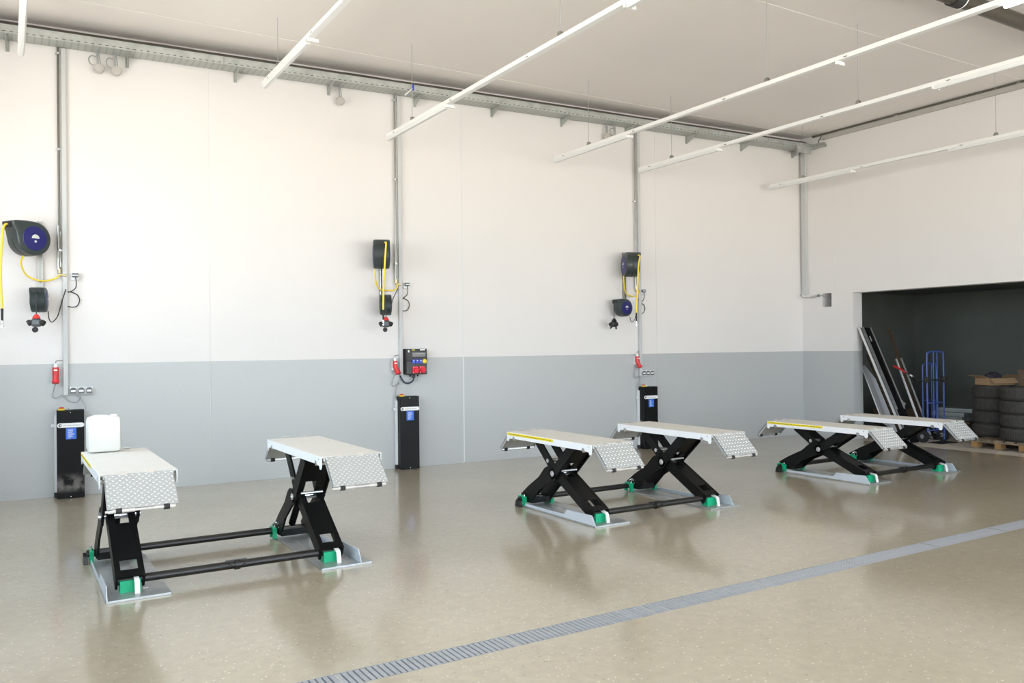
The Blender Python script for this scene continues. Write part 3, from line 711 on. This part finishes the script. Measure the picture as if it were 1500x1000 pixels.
# supply cables looping from cable reels behind the duct to the wall outlets
for s, lab in ((.083, 'left'), (4.115, 'middle'), (8.150, 'right')):
    names = {'left': 'small wall outlet beside the leftmost duct, two black cable loops below', 'middle': 'small wall outlet right of the middle duct with a looping cable', 'right': 'small wall outlet right of the right-hand duct with a looping cable'}
    t = wthing('wall_outlet', names[lab], 'socket', s, 2.51, group='single wall outlets beside the ducts')
    b = NB(); box(b, -.040, .040, -.035, -.001, -.045, .040, bev=.004); part('outlet_box', b, M_sock, t, smooth=False)
    b = NB(); box(b, -.032, .034, -.075, -.035, -.012, .034, bev=.006); part('plug', b, M_flap, t, smooth=False)
    b = NB(); box(b, -.030, .032, -.077, -.074, .006, .014); part('plug_stripe', b, M_plate, t, smooth=False)
    b = NB(); tube(b, [(0.005, -.055, -.01), (.012, -.055, -.07), (.005, -.04, -.13), (-.03, -.025, -.165), (-.075, -.015, -.185)], .0055, 8)
    tube(b, [(-.085, -.015, -.175), (-.04, -.02, -.18), (.02, -.025, -.21), (.045, -.025, -.27), (.02, -.02, -.335), (-.03, -.02, -.352), (-.085, -.015, -.34)], .0055, 8)
    part('cable_loop', b, M_cable, t)
for pts, lab in (([(-.185, .20, 2.10), (-.178, .13, 2.02), (-.15, .09, 1.985), (-.095, .06, 2.05), (-.055, .04, 2.2), (-.01, .055, 2.36)], 'thin black cable sagging from the leftmost cable reel to the duct'),
                 ([(3.80, .12, 2.12), (3.83, .10, 2.10), (3.86, .08, 2.18), (3.91, .06, 2.32), (3.96, .06, 2.42), (3.985, .05, 2.46)], 'thin dark cable rising from the middle cable reel to the duct'),
                 ([(7.80, .15, 2.10), (7.86, .10, 2.03), (7.92, .08, 2.03), (7.97, .07, 2.10), (8.0, .06, 2.28), (8.05, .055, 2.40)], 'thin dark cable sagging from the rightmost cable reel to the duct')):
    b = NB(); tube(b, [wp(*p) for p in pts], .0055, 8); tag(part('supply_cable', b, M_cable), lab, 'cable', 'thin cables feeding the reels')

# red three-phase plugs
for s, lab, bend in ((-.118, 'red industrial plug on the grey dado left of the leftmost duct', 0), (3.925, 'red industrial plug left of the power distributor', 1), (7.995, 'red industrial plug left of the right-hand duct', 1)):
    t = wthing('industrial_plug', lab, 'plug', s, 1.40, group='red industrial plugs on the wall')
    b = NB(); box(b, -.030, .022, -.05, -.001, -.055, .075, bev=.006); part('backplate', b, M_sock, t, smooth=False)
    b = NB(); m = Matrix.Rotation(math.radians(0 if not bend else 0), 4, 'Y')
    cyl(b, (0, -.07, .075), (0, -.07, -.02), .033, 20); dx_ = .035 if bend else 0
    cyl(b, (0, -.07, -.0), (dx_, -.085, -.09), .032, 20); part('body', b, M_red, t)
    b = NB(); lathe(b, [(.037, 0), (.037, .03), (0, .034)], (dx_, -.082, -.075), (dx_*1.2, -.4, -1), 20); part('collar', b, M_redb, t)
    b = NB(); cyl(b, (0, -.07, .075), (0, -.07, .118), .020, 14, r2=.012); part('gland', b, M_plate, t)
    b = NB(); box(b, -.018, .018, -.106, -.102, .035, .05); part('label_strip', b, M_plate, t, smooth=False)
    b = NB(); tube(b, [(0, -.07, .115), (.008, -.06, .145), (.04, -.03, .15), (.07, -.02, .15)], .006, 8); part('cable', b, M_cableg, t)
    b = NB(); tube(b, [(dx_*.4, -.06, -.11), (-.015, -.04, -.16), (-.03, -.03, -.25), (0, -.025, -.275), (.05, -.025, -.25), (.085, -.02, -.235)], .0055, 8)
    part('cable', b, M_cableg, t)
# triple sockets
for s, lab in ((.018, 'row of three grey sockets under the leftmost duct'), (8.105, 'row of three small grey sockets above the rightmost cabinet')):
    t = wthing('triple_socket', lab, 'socket', s, 1.203, group='triple socket rows')
    for k in range(3):
        b = NB(); box(b, k*.081, k*.081+.078, -.045, -.001, -.042, .042, bev=.004); so = part('socket_box', b, M_sock, t, smooth=False)
        b = NB(); prism(b, [(k*.081+.007, -.034), (k*.081+.071, -.034), (k*.081+.071, .018), (k*.081+.055, .035), (k*.081+.023, .035), (k*.081+.007, .018)], 1, -.056, -.045); fl = part('flap', b, M_flap, so, smooth=False)
        b = NB(); box(b, k*.081+.016, k*.081+.062, -.058, -.056, -.014, .008); part('label_strip', b, M_plate, so, smooth=False)
# cable dropping from the leftmost duct to the cabinet, and its siblings
for pts, lab in (([(-.04, .03, 1.16), (.0, .04, 1.10), (.07, .05, 1.07), (.11, .05, 1.09), (.13, .06, 1.13)], 'pale cable loop under the leftmost duct'),
                 ([(.10, .03, 1.16), (.13, .05, 1.11), (.17, .08, 1.05), (.185, .10, .99)], 'thin grey cable dropping onto the dusty cabinet'),
                 ([(4.0, .02, 1.21), (3.965, .03, 1.12), (3.935, .04, 1.0), (3.928, .05, .95)], 'thin grey cable dropping onto the middle cabinet'),
                 ([(8.08, .02, 1.16), (8.075, .03, 1.09), (8.045, .04, 1.03), (8.02, .05, .95)], 'thin grey cable dropping onto the rightmost cabinet')):
    b = NB(); tube(b, [wp(*p) for p in pts], .0055, 8); tag(part('drop_cable', b, M_cableg), lab, 'cable')
# power distributor
t = wthing('power_distributor', 'black power distributor with blue, yellow and red sockets', 'distribution board', 4.068, 0)
z0, z1, w, dp = 1.285, 1.635, .295, .135
b = NB(); prism(b, [(-.001, z0), (-.001, z1), (-dp, z1), (-dp-.02, z1-.16), (-dp, z1-.17), (-dp, z0+.01), (-dp+.01, z0)], 0, 0, w); part('housing', b, M_darkpl, t, smooth=False)
b = NB(); box(b, .075, .265, -dp-.018, -dp-.010, z1-.105, z1-.05); part('fuse_window', b, M_smoke, t, smooth=False)
b = NB()
for k in range(9): box(b, .080+k*.020, .096+k*.020, -dp-.021, -dp-.018, z1-.095, z1-.075)
part('fuse_switch', b, mat('grey_switches', (.22, .21, .20), .5), t, smooth=False)
b = NB(); box(b, .075, .118, -dp-.006, -dp-.001, z1-.022, z1-.008); part('yellow_label', b, M_yellow, t, smooth=False)
b = NB(); box(b, .195, .268, -dp-.006, -dp-.001, z1-.022, z1-.006); part('white_label', b, M_plate, t, smooth=False)
b = NB(); box(b, .018, .038, -dp-.006, -dp-.001, z1-.05, z1-.015); part('white_label', b, M_plate, t, smooth=False)
for k in range(3):
    b = NB(); box(b, .073+k*.052, .119+k*.052, -dp-.022, -dp, z0+.148, z0+.205, bev=.004); q = part('blue_socket', b, M_blus, t, smooth=False)
    b = NB(); box(b, .088+k*.052, .104+k*.052, -dp-.024, -dp-.0215, z0+.185, z0+.195); part('label_strip', b, M_inkw, q, smooth=False)
b = NB(); lathe(b, [(.030, 0), (.030, .03), (.022, .034), (0, .034)], (.252, -dp, z0+.18), (0, -1, 0), 24); part('yellow_socket', b, M_yels, t)
for k in range(2):
    x = .082+k*.098
    b = NB(); box(b, x, x+.078, -dp-.02, -dp, z0+.018, z0+.11, bev=.004); q = part('red_socket', b, M_redb, t, smooth=False)
    b = NB(); lathe(b, [(.034, 0), (.034, .03), (.028, .035), (0, .035)], (x+.046, -dp-.018, z0+.062), (0, -1, -.15), 24); part('socket_lid', b, M_redb, q)
    b = NB()
    for dx_, dz in ((.008, .024), (.008, .104)): cyl(b, (x+dx_, -dp-.022, z0+dz), (x+dx_, -dp-.019, z0+dz), .004, 8)
    part('screw', b, M_plate, q)
b = NB()
for x in (.075, .125, .185): cyl(b, (x, -.07, z0), (x, -.07, z0-.03), .013, 10)
cyl(b, (.128, -.07, z0), (.128, -.07, z0-.045), .021, 12); part('gland', b, M_darkpl, t)
b = NB(); tube(b, [(.128, -.07, z0-.04), (.11, -.07, z0-.09), (.05, -.06, z0-.122), (-.01, -.05, z0-.10), (-.045, -.03, z0-.04), (-.052, -.02, z0+.0)], .011, 10); part('supply_cable', b, mat('dark_blue_cable', (.02, .035, .06), .5), t)
b = NB(); tube(b, [(.185, -.07, z0-.025), (.175, -.07, z0-.08), (.14, -.06, z0-.105)], .004, 6); part('thin_cable', b, M_cableg, t)

# ------------------------------------------------------------------ cable tray along the back wall
tr = thing('cable_tray', 'long galvanised cable tray on brackets below the ceiling', 'cable tray', (0, 0, 0))
def slot_mat():
    m = bpy.data.materials.new('perforated_tray_steel'); m.use_nodes = True; n = m.node_tree; b = n.nodes['Principled BSDF']
    g = n.nodes.new('ShaderNodeNewGeometry'); s = n.nodes.new('ShaderNodeSeparateXYZ'); n.links.new(g.outputs['Position'], s.inputs[0])
    w = n.nodes.new('ShaderNodeMath'); w.operation = 'MULTIPLY'; w.inputs[1].default_value = 2*PI/.072; n.links.new(s.outputs['X'], w.inputs[0])
    si = n.nodes.new('ShaderNodeMath'); si.operation = 'SINE'; n.links.new(w.outputs[0], si.inputs[0])
    cr = n.nodes.new('ShaderNodeValToRGB'); cr.color_ramp.elements[0].position = .55; cr.color_ramp.elements[0].color = (.43, .45, .43, 1); cr.color_ramp.elements[1].position = .85; cr.color_ramp.elements[1].color = (.34, .36, .34, 1)
    n.links.new(si.outputs[0], cr.inputs[0]); n.links.new(cr.outputs[0], b.inputs['Base Color']); b.inputs['Metallic'].default_value = .3; b.inputs['Roughness'].default_value = .5; return m
M_slot = slot_mat()
ss = [-1.3, 1.7, 4.7, 7.7, 10.7, 12.20]
TD = .275
for s0, s1 in zip(ss[:-1], ss[1:]):
    b = NB(); wbox(b, s0, s1-.004, .03, TD, 5.115, 5.119); q = part('tray_floor', b, M_slot, tr, smooth=False)
    b = NB(); wbox(b, s0, s1-.004, TD-.004, TD, 5.119, 5.205); wbox(b, s0, s1-.004, .03, .034, 5.119, 5.225); wbox(b, s0, s1-.004, TD-.004, TD+.006, 5.200, 5.208); part('tray_rim', b, M_galv_d, tr, smooth=False)
    b = NB(); x = s0+.05
    while x < s1-.05: wbox(b, x, x+.032, TD+.0005, TD+.0015, 5.131, 5.138); x += .072
    part('rim_slots', b, mat('slot_shadow_gap', (.05, .05, .05), .9), tr, smooth=False, kind='stuff')
for s in (-.565, .645, 1.875, 3.06, 4.275, 5.475, 6.665, 7.87, 9.107, 10.321, 11.55):
    b = NB(); m = Matrix((NV*-1, T, Vector((0, 0, 1)))).transposed().to_4x4(); m.translation = wp(s, 0, 0)
    v = prism(b, [(0, 5.0), (.02, 4.995), (.27, 5.085), (.28, 5.113), (0, 5.113)], 1, -.002, .002)
    v += box(b, 0, .28, -.02, .02, 5.109, 5.1135); v += box(b, 0, .006, -.02, .02, 4.995, 5.113)
    bmesh.ops.transform(b, matrix=m, verts=v); part('bracket', b, M_galv_d, tr, smooth=False)
for o_, z_, r_ in ((.10, 5.288, .010), (.13, 5.27, .013), (.17, 5.24, .014), (.21, 5.21, .016), (.06, 5.30, .010)):  # added cables, their dark colour stands in for the shade above the rim
    b = NB(); pts = []; s_ = -1.25
    while s_ < 12.1: pts.append(wp(s_, o_+random.uniform(-.006, .006), z_+random.uniform(-.004, .004))); s_ += .6
    tube(b, pts, r_, 8, 3); part('shade_gap_cable', b, mat('tray_gap_shade', (.085, .078, .066), .6), tr)
b = NB(); wbox(b, -1.25, 12.1, .035, .20, 5.119, 5.21, .02); wbox(b, -1.25, 12.1, .035, .13, 5.205, 5.28, .02); part('shade_gap_fill', b, MATS['tray_gap_shade'], tr, kind='stuff')  # dark filler added below them for the same shade gap under the ceiling
# small clip with a pale rod on the tray rim
t = thing('tray_clip', 'pale rod held by a small blue clip on the cable tray', 'clip', wp(4.03, TD+.02, 5.12), RZ)
b = NB(); cyl(b, (.10, -.02, .03), (-.03, -.05, -.09), .008, 8); part('rod', b, M_plate, t)
b = NB(); box(b, .09, .11, -.035, -.0, -.0, .075); part('blue_clip', b, M_blus, t, smooth=False)
# second tray on the right wall
b = NB(); box(b, XR-.05, XR-.001, 3.2, 9.55, 5.235, 5.31, bev=.003)
t = tag(part('wall_trunking', b, mat('grey_trunking_paint', (.40, .385, .36), .5), smooth=False), 'grey trunking along the top of the right wall', 'trunking')
t2 = thing('ceiling_pipe', 'dark thin pipe along the edge of ceiling and right wall', 'pipe', (XR-.03, 6.4, 5.328))
b = NB(); cyl(b, (0, -3.2, 0), (0, 3.35, 0), .016, 10); part('pipe', b, M_pipe2, t2)
b = NB()
for y in (.2+1.5, -.2): cyl(b, (0, y, 0), (0, y+.05, 0), .026, 12)
part('pipe_joint', b, M_pipe, t2)
# corner end plate of the tray with its cable
t = thing('tray_end_plate', 'galvanised end plate of the cable tray in the corner', 'bracket', (XR-.002, 9.62, 5.11))
b = NB(); prism(b, [(-.14, .0), (.22, .0), (.22, .10), (-.10, .09), (-.14, .04)], 0, -.005, 0); box(b, -.16, -.0, -.13, .2, 0, .004); part('plate', b, M_galv_d, t, smooth=False)
b = NB(); tube(b, [(-.02, .02, .09), (-.03, .0, .13), (-.02, -.05, .2), (-.02, -.06, .26)], .007, 6); part('cable', b, M_cable, t)
b = NB(); box(b, -.5, -.18, .06, .10, -.11, .0); part('support_angle', b, M_galv_d, t, smooth=False)
# hanging round junction boxes under the tray
for s, lab, loop in ((.345, 'left one of two round junction boxes hanging under the tray at left', 1), (.525, 'right one of two round junction boxes hanging under the tray at left', 1),
               (3.195, 'single junction box hanging under the tray left of the middle duct', 0),
               (7.45, 'left one of two small junction boxes hanging under the tray left of the right duct', 0), (7.60, 'right one of two small junction boxes half hidden behind the long lamp rail', 1)):
    t = wthing('junction_box', lab, 'junction box', s, 4.93, .09, group='junction boxes under the cable tray')
    b = NB(); lathe(b, [(.052, 0), (.055, .012), (.055, .04), (.048, .05), (0, .05)], (0, .02, -.02), (0, -1, .15), 24); part('box', b, M_box, t)
    b = NB(); cyl(b, (-.012, 0, .02), (-.02, 0, .185), .010, 8); cyl(b, (.018, 0, .02), (-.004, 0, .185), .007, 8); part('gland_cables', b, M_cableg, t)
    if loop: b = NB(); tube(b, [(-.03, 0, .12), (-.08, -.01, .12), (-.105, -.01, .08), (-.09, -.01, .03), (-.05, -.01, .01)], .007, 8); part('cable_loop', b, M_cableg, t)

# ------------------------------------------------------------------ light lines hung from the ceiling
# (x, z top, y start, lamp list, cable ys, label)
def light_line(x, zt, yend, ynear, lums, tabs, cables, lab, lit=()):
    t = thing('light_rail', lab, 'ceiling light', (x, yend, zt), 0, 'suspended light rails')
    w = .032
    b = NB(); L_ = yend-ynear; box(b, -w, w, -L_, 0, -.045, 0, bev=.003); part('rail', b, M_lamp, t, smooth=False)
    for y0, y1 in lums:
        on = (y0, y1) in lit
        b = NB(); pts = [(-w, -.046), (-w+.004, -.062), (-.018, -.082), (.018, -.082), (w-.004, -.062), (w, -.046)]
        prism(b, pts, 1, y1-yend, y0-yend); part('lit_lamp' if on else 'lamp', b, M_lit if on else M_lampl, t, smooth=False)
    for y in tabs:
        b = NB(); box(b, -w-.002, w+.05, y-yend-.012, y-yend+.012, -.075, -.045); part('end_tab', b, M_lamp, t, smooth=False)
    b = NB()
    yy = yend-.25
    while yy > ynear: box(b, -w-.0015, -w, yy-yend-.02, yy-yend+.02, -.034, -.026); yy -= 1.57
    part('rail_slot', b, M_ink, t, smooth=False)
    for y in cables:
        b = NB(); tube(b, [(0, y-yend, .04), (0, y-yend, ZC-zt-.001)], .003, 6, smooth=0); cb = part('suspension_cable', b, M_cableg, t)
        b = NB(); prism(b, [(-.028, .0), (.028, .0), (.016, .045), (-.016, .045)], 0, -.02, .02); o_ = part('hanger', b, M_pipe, t, smooth=False); o_.location = (0, y-yend, 0)
    return t
Y0 = 9.95; P_ = 1.57
def lums(a, n, y_near=-4.3):
    out = []; y = a
    while y > y_near+P_: out.append((y, y-P_)); y -= 2*P_
    return out
CY = [9.2, 6.05, 2.9, -.25]
light_line(.163, 4.74, 9.75, -4.0, [(9.75, 8.18), (6.6, 5.03), (3.45, 1.9)], [8.1], [9.0, 5.85, 2.7, -.4], 'leftmost suspended light rail, its end hanging above the left cable duct')
light_line(2.62, 4.79, 9.75, -4.0, [(9.75, 8.12), (5.0, 3.4)], [8.05], [9.195, 6.05, 2.9, -.25], 'second suspended light rail from the left, its end before the cable tray')
light_line(4.255, 4.415, Y0, -4.0, [(9.95, 8.28), (5.1, 3.53)], [8.26, 5.12], CY, 'suspended light rail whose end hangs beside the middle cable duct')
light_line(6.93, 4.43, 10.03, -4.0, [(10.03, 8.36), (3.6, 2.03), (.46, -1.1)], [8.36, 5.17], CY, 'suspended light rail with a lit lamp at its near end', lit=[(3.6, 2.03)])
light_line(8.46, 4.415, 9.92, -4.0, [(9.92, 8.28), (5.13, 3.56)], [8.27, 5.13], CY, 'suspended light rail ending just right of the right cable duct')
light_line(11.38, 4.41, 9.9, -4.0, [(9.9, 8.28), (6.70, 5.13)], [8.27], CY, 'rightmost suspended light rail, crossing the corner duct')
# exhaust duct
t = thing('exhaust_duct', 'dark round extraction duct under the ceiling at top right', 'duct', (10.3, 4.865, 5.21))
b = NB(); cyl(b, (-3.4, 0, 0), (2.055, 0, 0), .080, 40); part('duct', b, M_exh, t)
b = NB(); cyl(b, (-1.95, 0, 0), (-1.80, 0, 0), .093, 40); part('collar', b, M_rubber, t)
b = NB(); lathe(b, [(.092, -.006), (.097, -.003), (.097, .003), (.092, .006)], (-1.795, 0, 0), (1, 0, 0), 40); part('clamp_ring', b, M_alu, t)

# ------------------------------------------------------------------ storage room contents
def pallet(x0, y0, lab):
    t = thing('pallet', lab, 'pallet', (x0, y0, 0), 0, 'wooden pallets on the storage floor')
    for yy in (0, .3525, .705):
        b = NB(); box(b, 0, 1.2, yy, yy+.095, 0.0, .022); part('bottom_board', b, M_wood, t, smooth=False)
        for xx in (0, .53, 1.055):
            b = NB(); box(b, xx, xx+.145, yy, yy+.095, .022, .10, bev=.002); part('block', b, mat('fresh_block_wood', (.34, .19, .07), .7, var=.3, vscale=8), t, smooth=False)
    for xx in (0, .53, 1.055):
        b = NB(); box(b, xx, xx+.145, 0, .8, .10, .122); part('stringer', b, M_wood, t, smooth=False)
    for k in range(5):
        b = NB(); box(b, 0, 1.2, k*.17, k*.17+.12, .122, .144); part('top_board', b, M_wood, t, smooth=False)
    return t
pallet(12.80, 6.45, 'wooden pallet carrying the tyre stacks in the storage room')
pallet(12.72, 5.55, 'wooden pallet mostly cut off at the right edge of the view')
def tyre(x, y, z, lab, r=.31, w=.198, rot=0):
    t = thing('tyre', lab, 'tyre', (x, y, z), rot, 'stacked tyres in the storage room')
    b = NB(); prof = [(r*.62, .006), (r*.66, 0), (r*.90, .0), (r*.97, .022), (r, .045), (r, w-.045), (r*.97, w-.022), (r*.90, w), (r*.66, w), (r*.62, w-.006)]
    lathe(b, prof+[prof[0]], (0, 0, 0), (0, 0, 1), 40); part('tyre_carcass', b, M_tyre, t)
    b = NB()
    for k in range(60):
        a = 2*PI*k/60; m = Matrix.Rotation(a, 4, 'Z')
        for z0, z1 in ((.040, .078), (.082, .116), (.120, .158)): box(b, r-.004, r+.005, -.011, .011, z0, z1, mtx=m)
    part('tread_blocks', b, M_tyre, t, smooth=False, kind='stuff')
POS = ['topmost', 'second from the top', 'third from the top', 'lowest']
for k in range(4): tyre(13.12+random.uniform(-.01, .01), 6.63+random.uniform(-.008, .008), .1445+.205*k, POS[3-k]+' tyre of the nearer stack at the right edge', rot=k)
for k in range(4): tyre(13.50+random.uniform(-.01, .01), 7.27+random.uniform(-.008, .008), .1445+.202*k, POS[3-k]+' tyre of the darker stack under the open carton', rot=k+.5)
t = thing('cardboard_box', 'open cardboard carton with folded flaps on the darker tyre stack', 'box', (13.48, 7.24, .955), math.radians(-24))
b = NB()
box(b, -.22, .22, -.17, -.165, 0, .11); box(b, -.22, .22, .165, .17, 0, .11); box(b, -.22, -.215, -.17, .17, 0, .11); box(b, .215, .22, -.17, .17, 0, .11); box(b, -.22, .22, -.17, .17, 0, .004); part('carton', b, M_card, t, smooth=False)
for (dx_, dy, w1, d1, ax, an) in ((0, -.17, .44, .13, 'X', 35), (-.22, 0, .13, .34, 'Y', -25), (.22, 0, .13, .34, 'Y', 30)):
    b = NB()
    if ax == 'X': box(b, -w1/2, w1/2, -d1, 0, 0, .004); f_ = part('flap', b, M_card, t, smooth=False); f_.location = (0, dy, .11); f_.rotation_euler = (math.radians(an), 0, 0)
    else:
        sg = 1 if dx_ > 0 else -1
        b = b; box(b, min(0, sg*w1), max(0, sg*w1), -d1/2, d1/2, 0, .004); f_ = part('flap', b, M_card, t, smooth=False); f_.location = (dx_, 0, .11); f_.rotation_euler = (0, math.radians(-sg*20), 0)
t = thing('cloth_bundle', 'dark crumpled bundle lying in the open carton', 'bundle', (13.5, 7.28, .935))
b = NB(); bmesh.ops.create_icosphere(b, subdivisions=3, radius=1)
for v in b.verts:
    n_ = 1+.18*math.sin(v.co.x*7+1)+.12*math.sin(v.co.y*9+v.co.z*5); v.co = Vector((v.co.x*.15*n_, v.co.y*.11*n_, .13+v.co.z*.085*n_))
part('cloth', b, mat('dark_cloth', (.022, .02, .03), .8), t)
t = thing('storage_box', 'dark brown box behind the nearer tyre stack', 'box', (13.76, 6.62, .145))
b = NB(); box(b, -.22, .22, -.29, .30, 0, 1.03, bev=.004); part('body', b, M_dcard, t, smooth=False)
b = NB(); box(b, -.225, .225, -.295, .305, 1.03, 1.06); part('lid', b, M_dcard, t, smooth=False)
t = thing('metal_case', 'grey flat metal case on top of the dark brown box', 'case', (13.76, 6.60, 1.206), .15)
b = NB(); box(b, -.18, .2, -.2, .22, 0, .06, bev=.004); part('case_body', b, M_grslab, t, smooth=False)
b = NB(); box(b, -.20, .22, -.22, .24, .10, .125, bev=.003); box(b, -.10, .0, -.1, .1, .06, .10); part('case_lid', b, M_grslab, t, smooth=False)
b = NB(); box(b, -.205, -.18, -.15, .15, .062, .098); part('white_strip', b, M_plate, t, smooth=False)
# stack of grey slabs at the back
for k, (dx_, dy, w1, lab) in enumerate(((0, 0, .50, 'lowest of the grey flat cases stacked beside the tyres'), (-.02, .03, .56, 'middle one of the grey flat cases stacked beside the tyres'), (.02, -.02, .60, 'topmost of the grey flat cases stacked beside the tyres'))):
    t = thing('flat_case', lab, 'case', (14.1+dx_, 8.2+dy, .30+.072*k), .12*(k-1), 'grey flat cases stacked in the storage')
    b = NB(); box(b, -.25, .25, -w1/2, w1/2, 0, .066, bev=.004); part('case_body', b, M_grslab, t, smooth=False)
    b = NB(); box(b, -.256, .256, -w1/2-.006, w1/2+.006, .050, .060); part('case_rim', b, M_galv_d, t, smooth=False)
t = thing('workbench_base', 'dark low crate carrying the grey flat cases', 'crate', (14.1, 8.35, 0))
for yy in (-.45, .32):
    b = NB(); box(b, -.28, .28, yy, yy+.08, 0, .26); part('runner', b, M_dcard, t, smooth=False)
b = NB(); box(b, -.3, .3, -.5, .45, .26, .298); part('top_plank', b, M_dcard, t, smooth=False)
# leaning tall ramp rails (black panel with three bright edge profiles)
def leaning(name, lab, cat, foot, top, group=None):
    """thing whose local z runs from foot to top, local x stays horizontal (towards +x of the room)"""
    f, p = Vector(foot), Vector(top); d = (p-f); L_ = d.length; d.normalize()
    x = Vector((1, 0, 0)); x = (x-d*x.dot(d)).normalized(); y = d.cross(x)
    t = thing(name, lab, cat, f, 0, group); t.rotation_euler = Matrix((x, y, d)).transposed().to_euler(); return t, L_
t, L_ = leaning('drive_on_rail', 'black panel with bright aluminium edges leaning on the end of the wall', 'panel', (12.56, 8.10, .012), (12.56, 8.955, 1.905))
b = NB(); box(b, -.10, .21, -.012, .012, .0, L_); part('panel', b, M_blk, t, smooth=False)
for xx, za in ((-.11, .0), (-.06, .0), (-.02, .58), (.18, .58)):
    b = NB(); box(b, xx, xx+.022, -.022, .02, za, L_); part('edge_profile', b, M_alu, t, smooth=False)
b = NB(); box(b, .06, .085, -.018, -.010, L_-.26, L_-.16, bev=.003); part('grip_slot', b, M_alu, t, smooth=False)
t, L_ = leaning('aluminium_profile', 'thin bright aluminium profile, left one of the thin pair in the storage', 'profile', (13.3, 8.32, .005), (13.3, 8.84, 1.36), 'thin profiles leaning in the storage')
b = NB(); box(b, -.012, .012, -.008, .008, 0, L_); box(b, .012, .016, -.014, .014, 0, L_); part('profile', b, M_alu, t, smooth=False)
t, L_ = leaning('aluminium_profile', 'thin dull profile, right one of the thin pair in the storage', 'profile', (13.4, 8.26, .005), (13.4, 8.81, 1.375), 'thin profiles leaning in the storage')
b = NB(); box(b, -.008, .008, -.008, .008, 0, L_); box(b, .008, .012, -.014, .014, 0, L_); part('profile', b, M_galv, t, smooth=False)
t, L_ = leaning('dark_strip', 'tall dark strip leaning behind the thin profiles', 'strip', (13.9, 8.70, .005), (13.9, 9.36, 1.90))
b = NB(); box(b, -.03, .03, -.012, .012, 0, L_); box(b, -.034, -.03, -.018, .018, 0, L_); part('strip', b, M_dcard, t, smooth=False)
t, L_ = leaning('leaning_sheet', 'pale white sheet leaning behind the black aluminium-edged panel', 'sheet', (12.95, 8.60, .005), (12.95, 9.12, 1.25))
b = NB(); prism(b, [(-.22, 0), (.16, 0), (.16, L_-.5), (-.12, L_), (-.22, L_)], 1, -.01, .01); part('sheet', b, M_white, t, smooth=False)
t, L_ = leaning('leaning_board', 'narrow brown board leaning between white sheet and black panel', 'board', (12.76, 8.34, .005), (12.76, 8.99, 1.45))
b = NB(); box(b, -.06, .06, -.01, .01, 0, L_); box(b, -.06, -.05, -.016, .016, 0, L_); part('board', b, M_board, t, smooth=False)
t = thing('crumpled_wrap', 'crumpled white wrapping lying on a low dark crate behind the right lift', 'wrapping', (13.75, 9.15, .535))
b = NB(); bmesh.ops.create_icosphere(b, subdivisions=3, radius=.14)
for v in b.verts: v.co *= 1+.3*math.sin(v.co.x*40)*math.cos(v.co.y*37+v.co.z*30); v.co.z *= .6
part('wrap', b, M_plate, t, smooth=False)
t2 = thing('low_crate', 'dark low crate under the white wrapping', 'crate', (13.75, 9.15, 0))
b = NB(); box(b, -.3, .3, -.25, .25, .02, .45, bev=.003); part('body', b, M_dcard, t2, smooth=False)
b = NB(); box(b, -.31, .31, -.26, .26, .0, .02); box(b, -.31, .31, -.26, .26, .43, .46); part('rim', b, M_dcard, t2, smooth=False)
# hand trucks
def hand_truck(lab, x0, y0, rz, H, W_, wheels=True):
    t = thing('hand_truck', lab, 'hand truck', (x0, y0, 0), rz, 'blue hand trucks in the storage')
    w = W_/2
    b = NB(); tube(b, [(-w, 0, .03), (-w, 0, .5), (-w, 0, H-.10), (-w+.03, 0, H-.02), (-w+.10, 0, H), (w-.10, 0, H), (w-.03, 0, H-.02), (w, 0, H-.10), (w, 0, .5), (w, 0, .03)], .014, 10, smooth=5); part('frame', b, M_bluef, t)
    b = NB()
    for z in (.2, .65): cyl(b, (-w, 0, z), (w, 0, z), .011, 10)
    part('crossbar', b, M_bluef, t)
    for xx in (-.045, .045):
        b = NB(); cyl(b, (xx, 0, .2), (xx, 0, H-.0), .009, 8); part('back_rod', b, M_bluef, t)
    b = NB(); box(b, -w, w, -.24, -.005, .004, .012); part('toe_plate', b, M_blk2, t, smooth=False)
    for sg in (-1, 1):
        b = NB(); cyl(b, (sg*(w+.015), .06, .10), (sg*(w+.06), .06, .10), .10, 24); wh = part('wheel', b, M_rubber, t)
        b = NB(); cyl(b, (sg*(w+.012), .06, .10), (sg*(w+.064), .06, .10), .035, 16); part('hub', b, M_grslab, wh)
    b = NB(); cyl(b, (-w-.015, .06, .10), (w+.015, .06, .10), .009, 10); part('axle', b, M_blk2, t)
    return t
h1 = hand_truck('taller blue tubular hand truck with the black and red lever', 13.10, 8.0, math.radians(-6), 1.49, .40)
b = NB()
for sg in (-.2, .2): box(b, sg-.03, sg+.03, -.04, .04, .98, 1.08, bev=.005)
cyl(b, (-.2, -.02, 1.03), (.2, -.02, 1.02), .012, 8)
part('clamp', b, M_rubber, h1)
b = NB(); tube(b, [(-.22, .04, 1.01), (-.22, .18, 1.04), (-.20, .42, 1.15), (-.19, .52, 1.19)], .012, 8); lv = part('lever', b, M_rubber, h1)
b = NB(); tube(b, [(-.20, .40, 1.14), (-.19, .55, 1.21), (-.185, .66, 1.245)], .017, 10); part('grip', b, M_red, lv, label='red grip')
b = NB(); tube(b, [(-.213, .26, 1.077), (-.208, .31, 1.10)], .0145, 8, smooth=0); part('white_band', b, M_plate, lv)
hand_truck('lower blue hand truck standing behind the taller one', 13.56, 8.385, math.radians(-9), 1.28, .32)
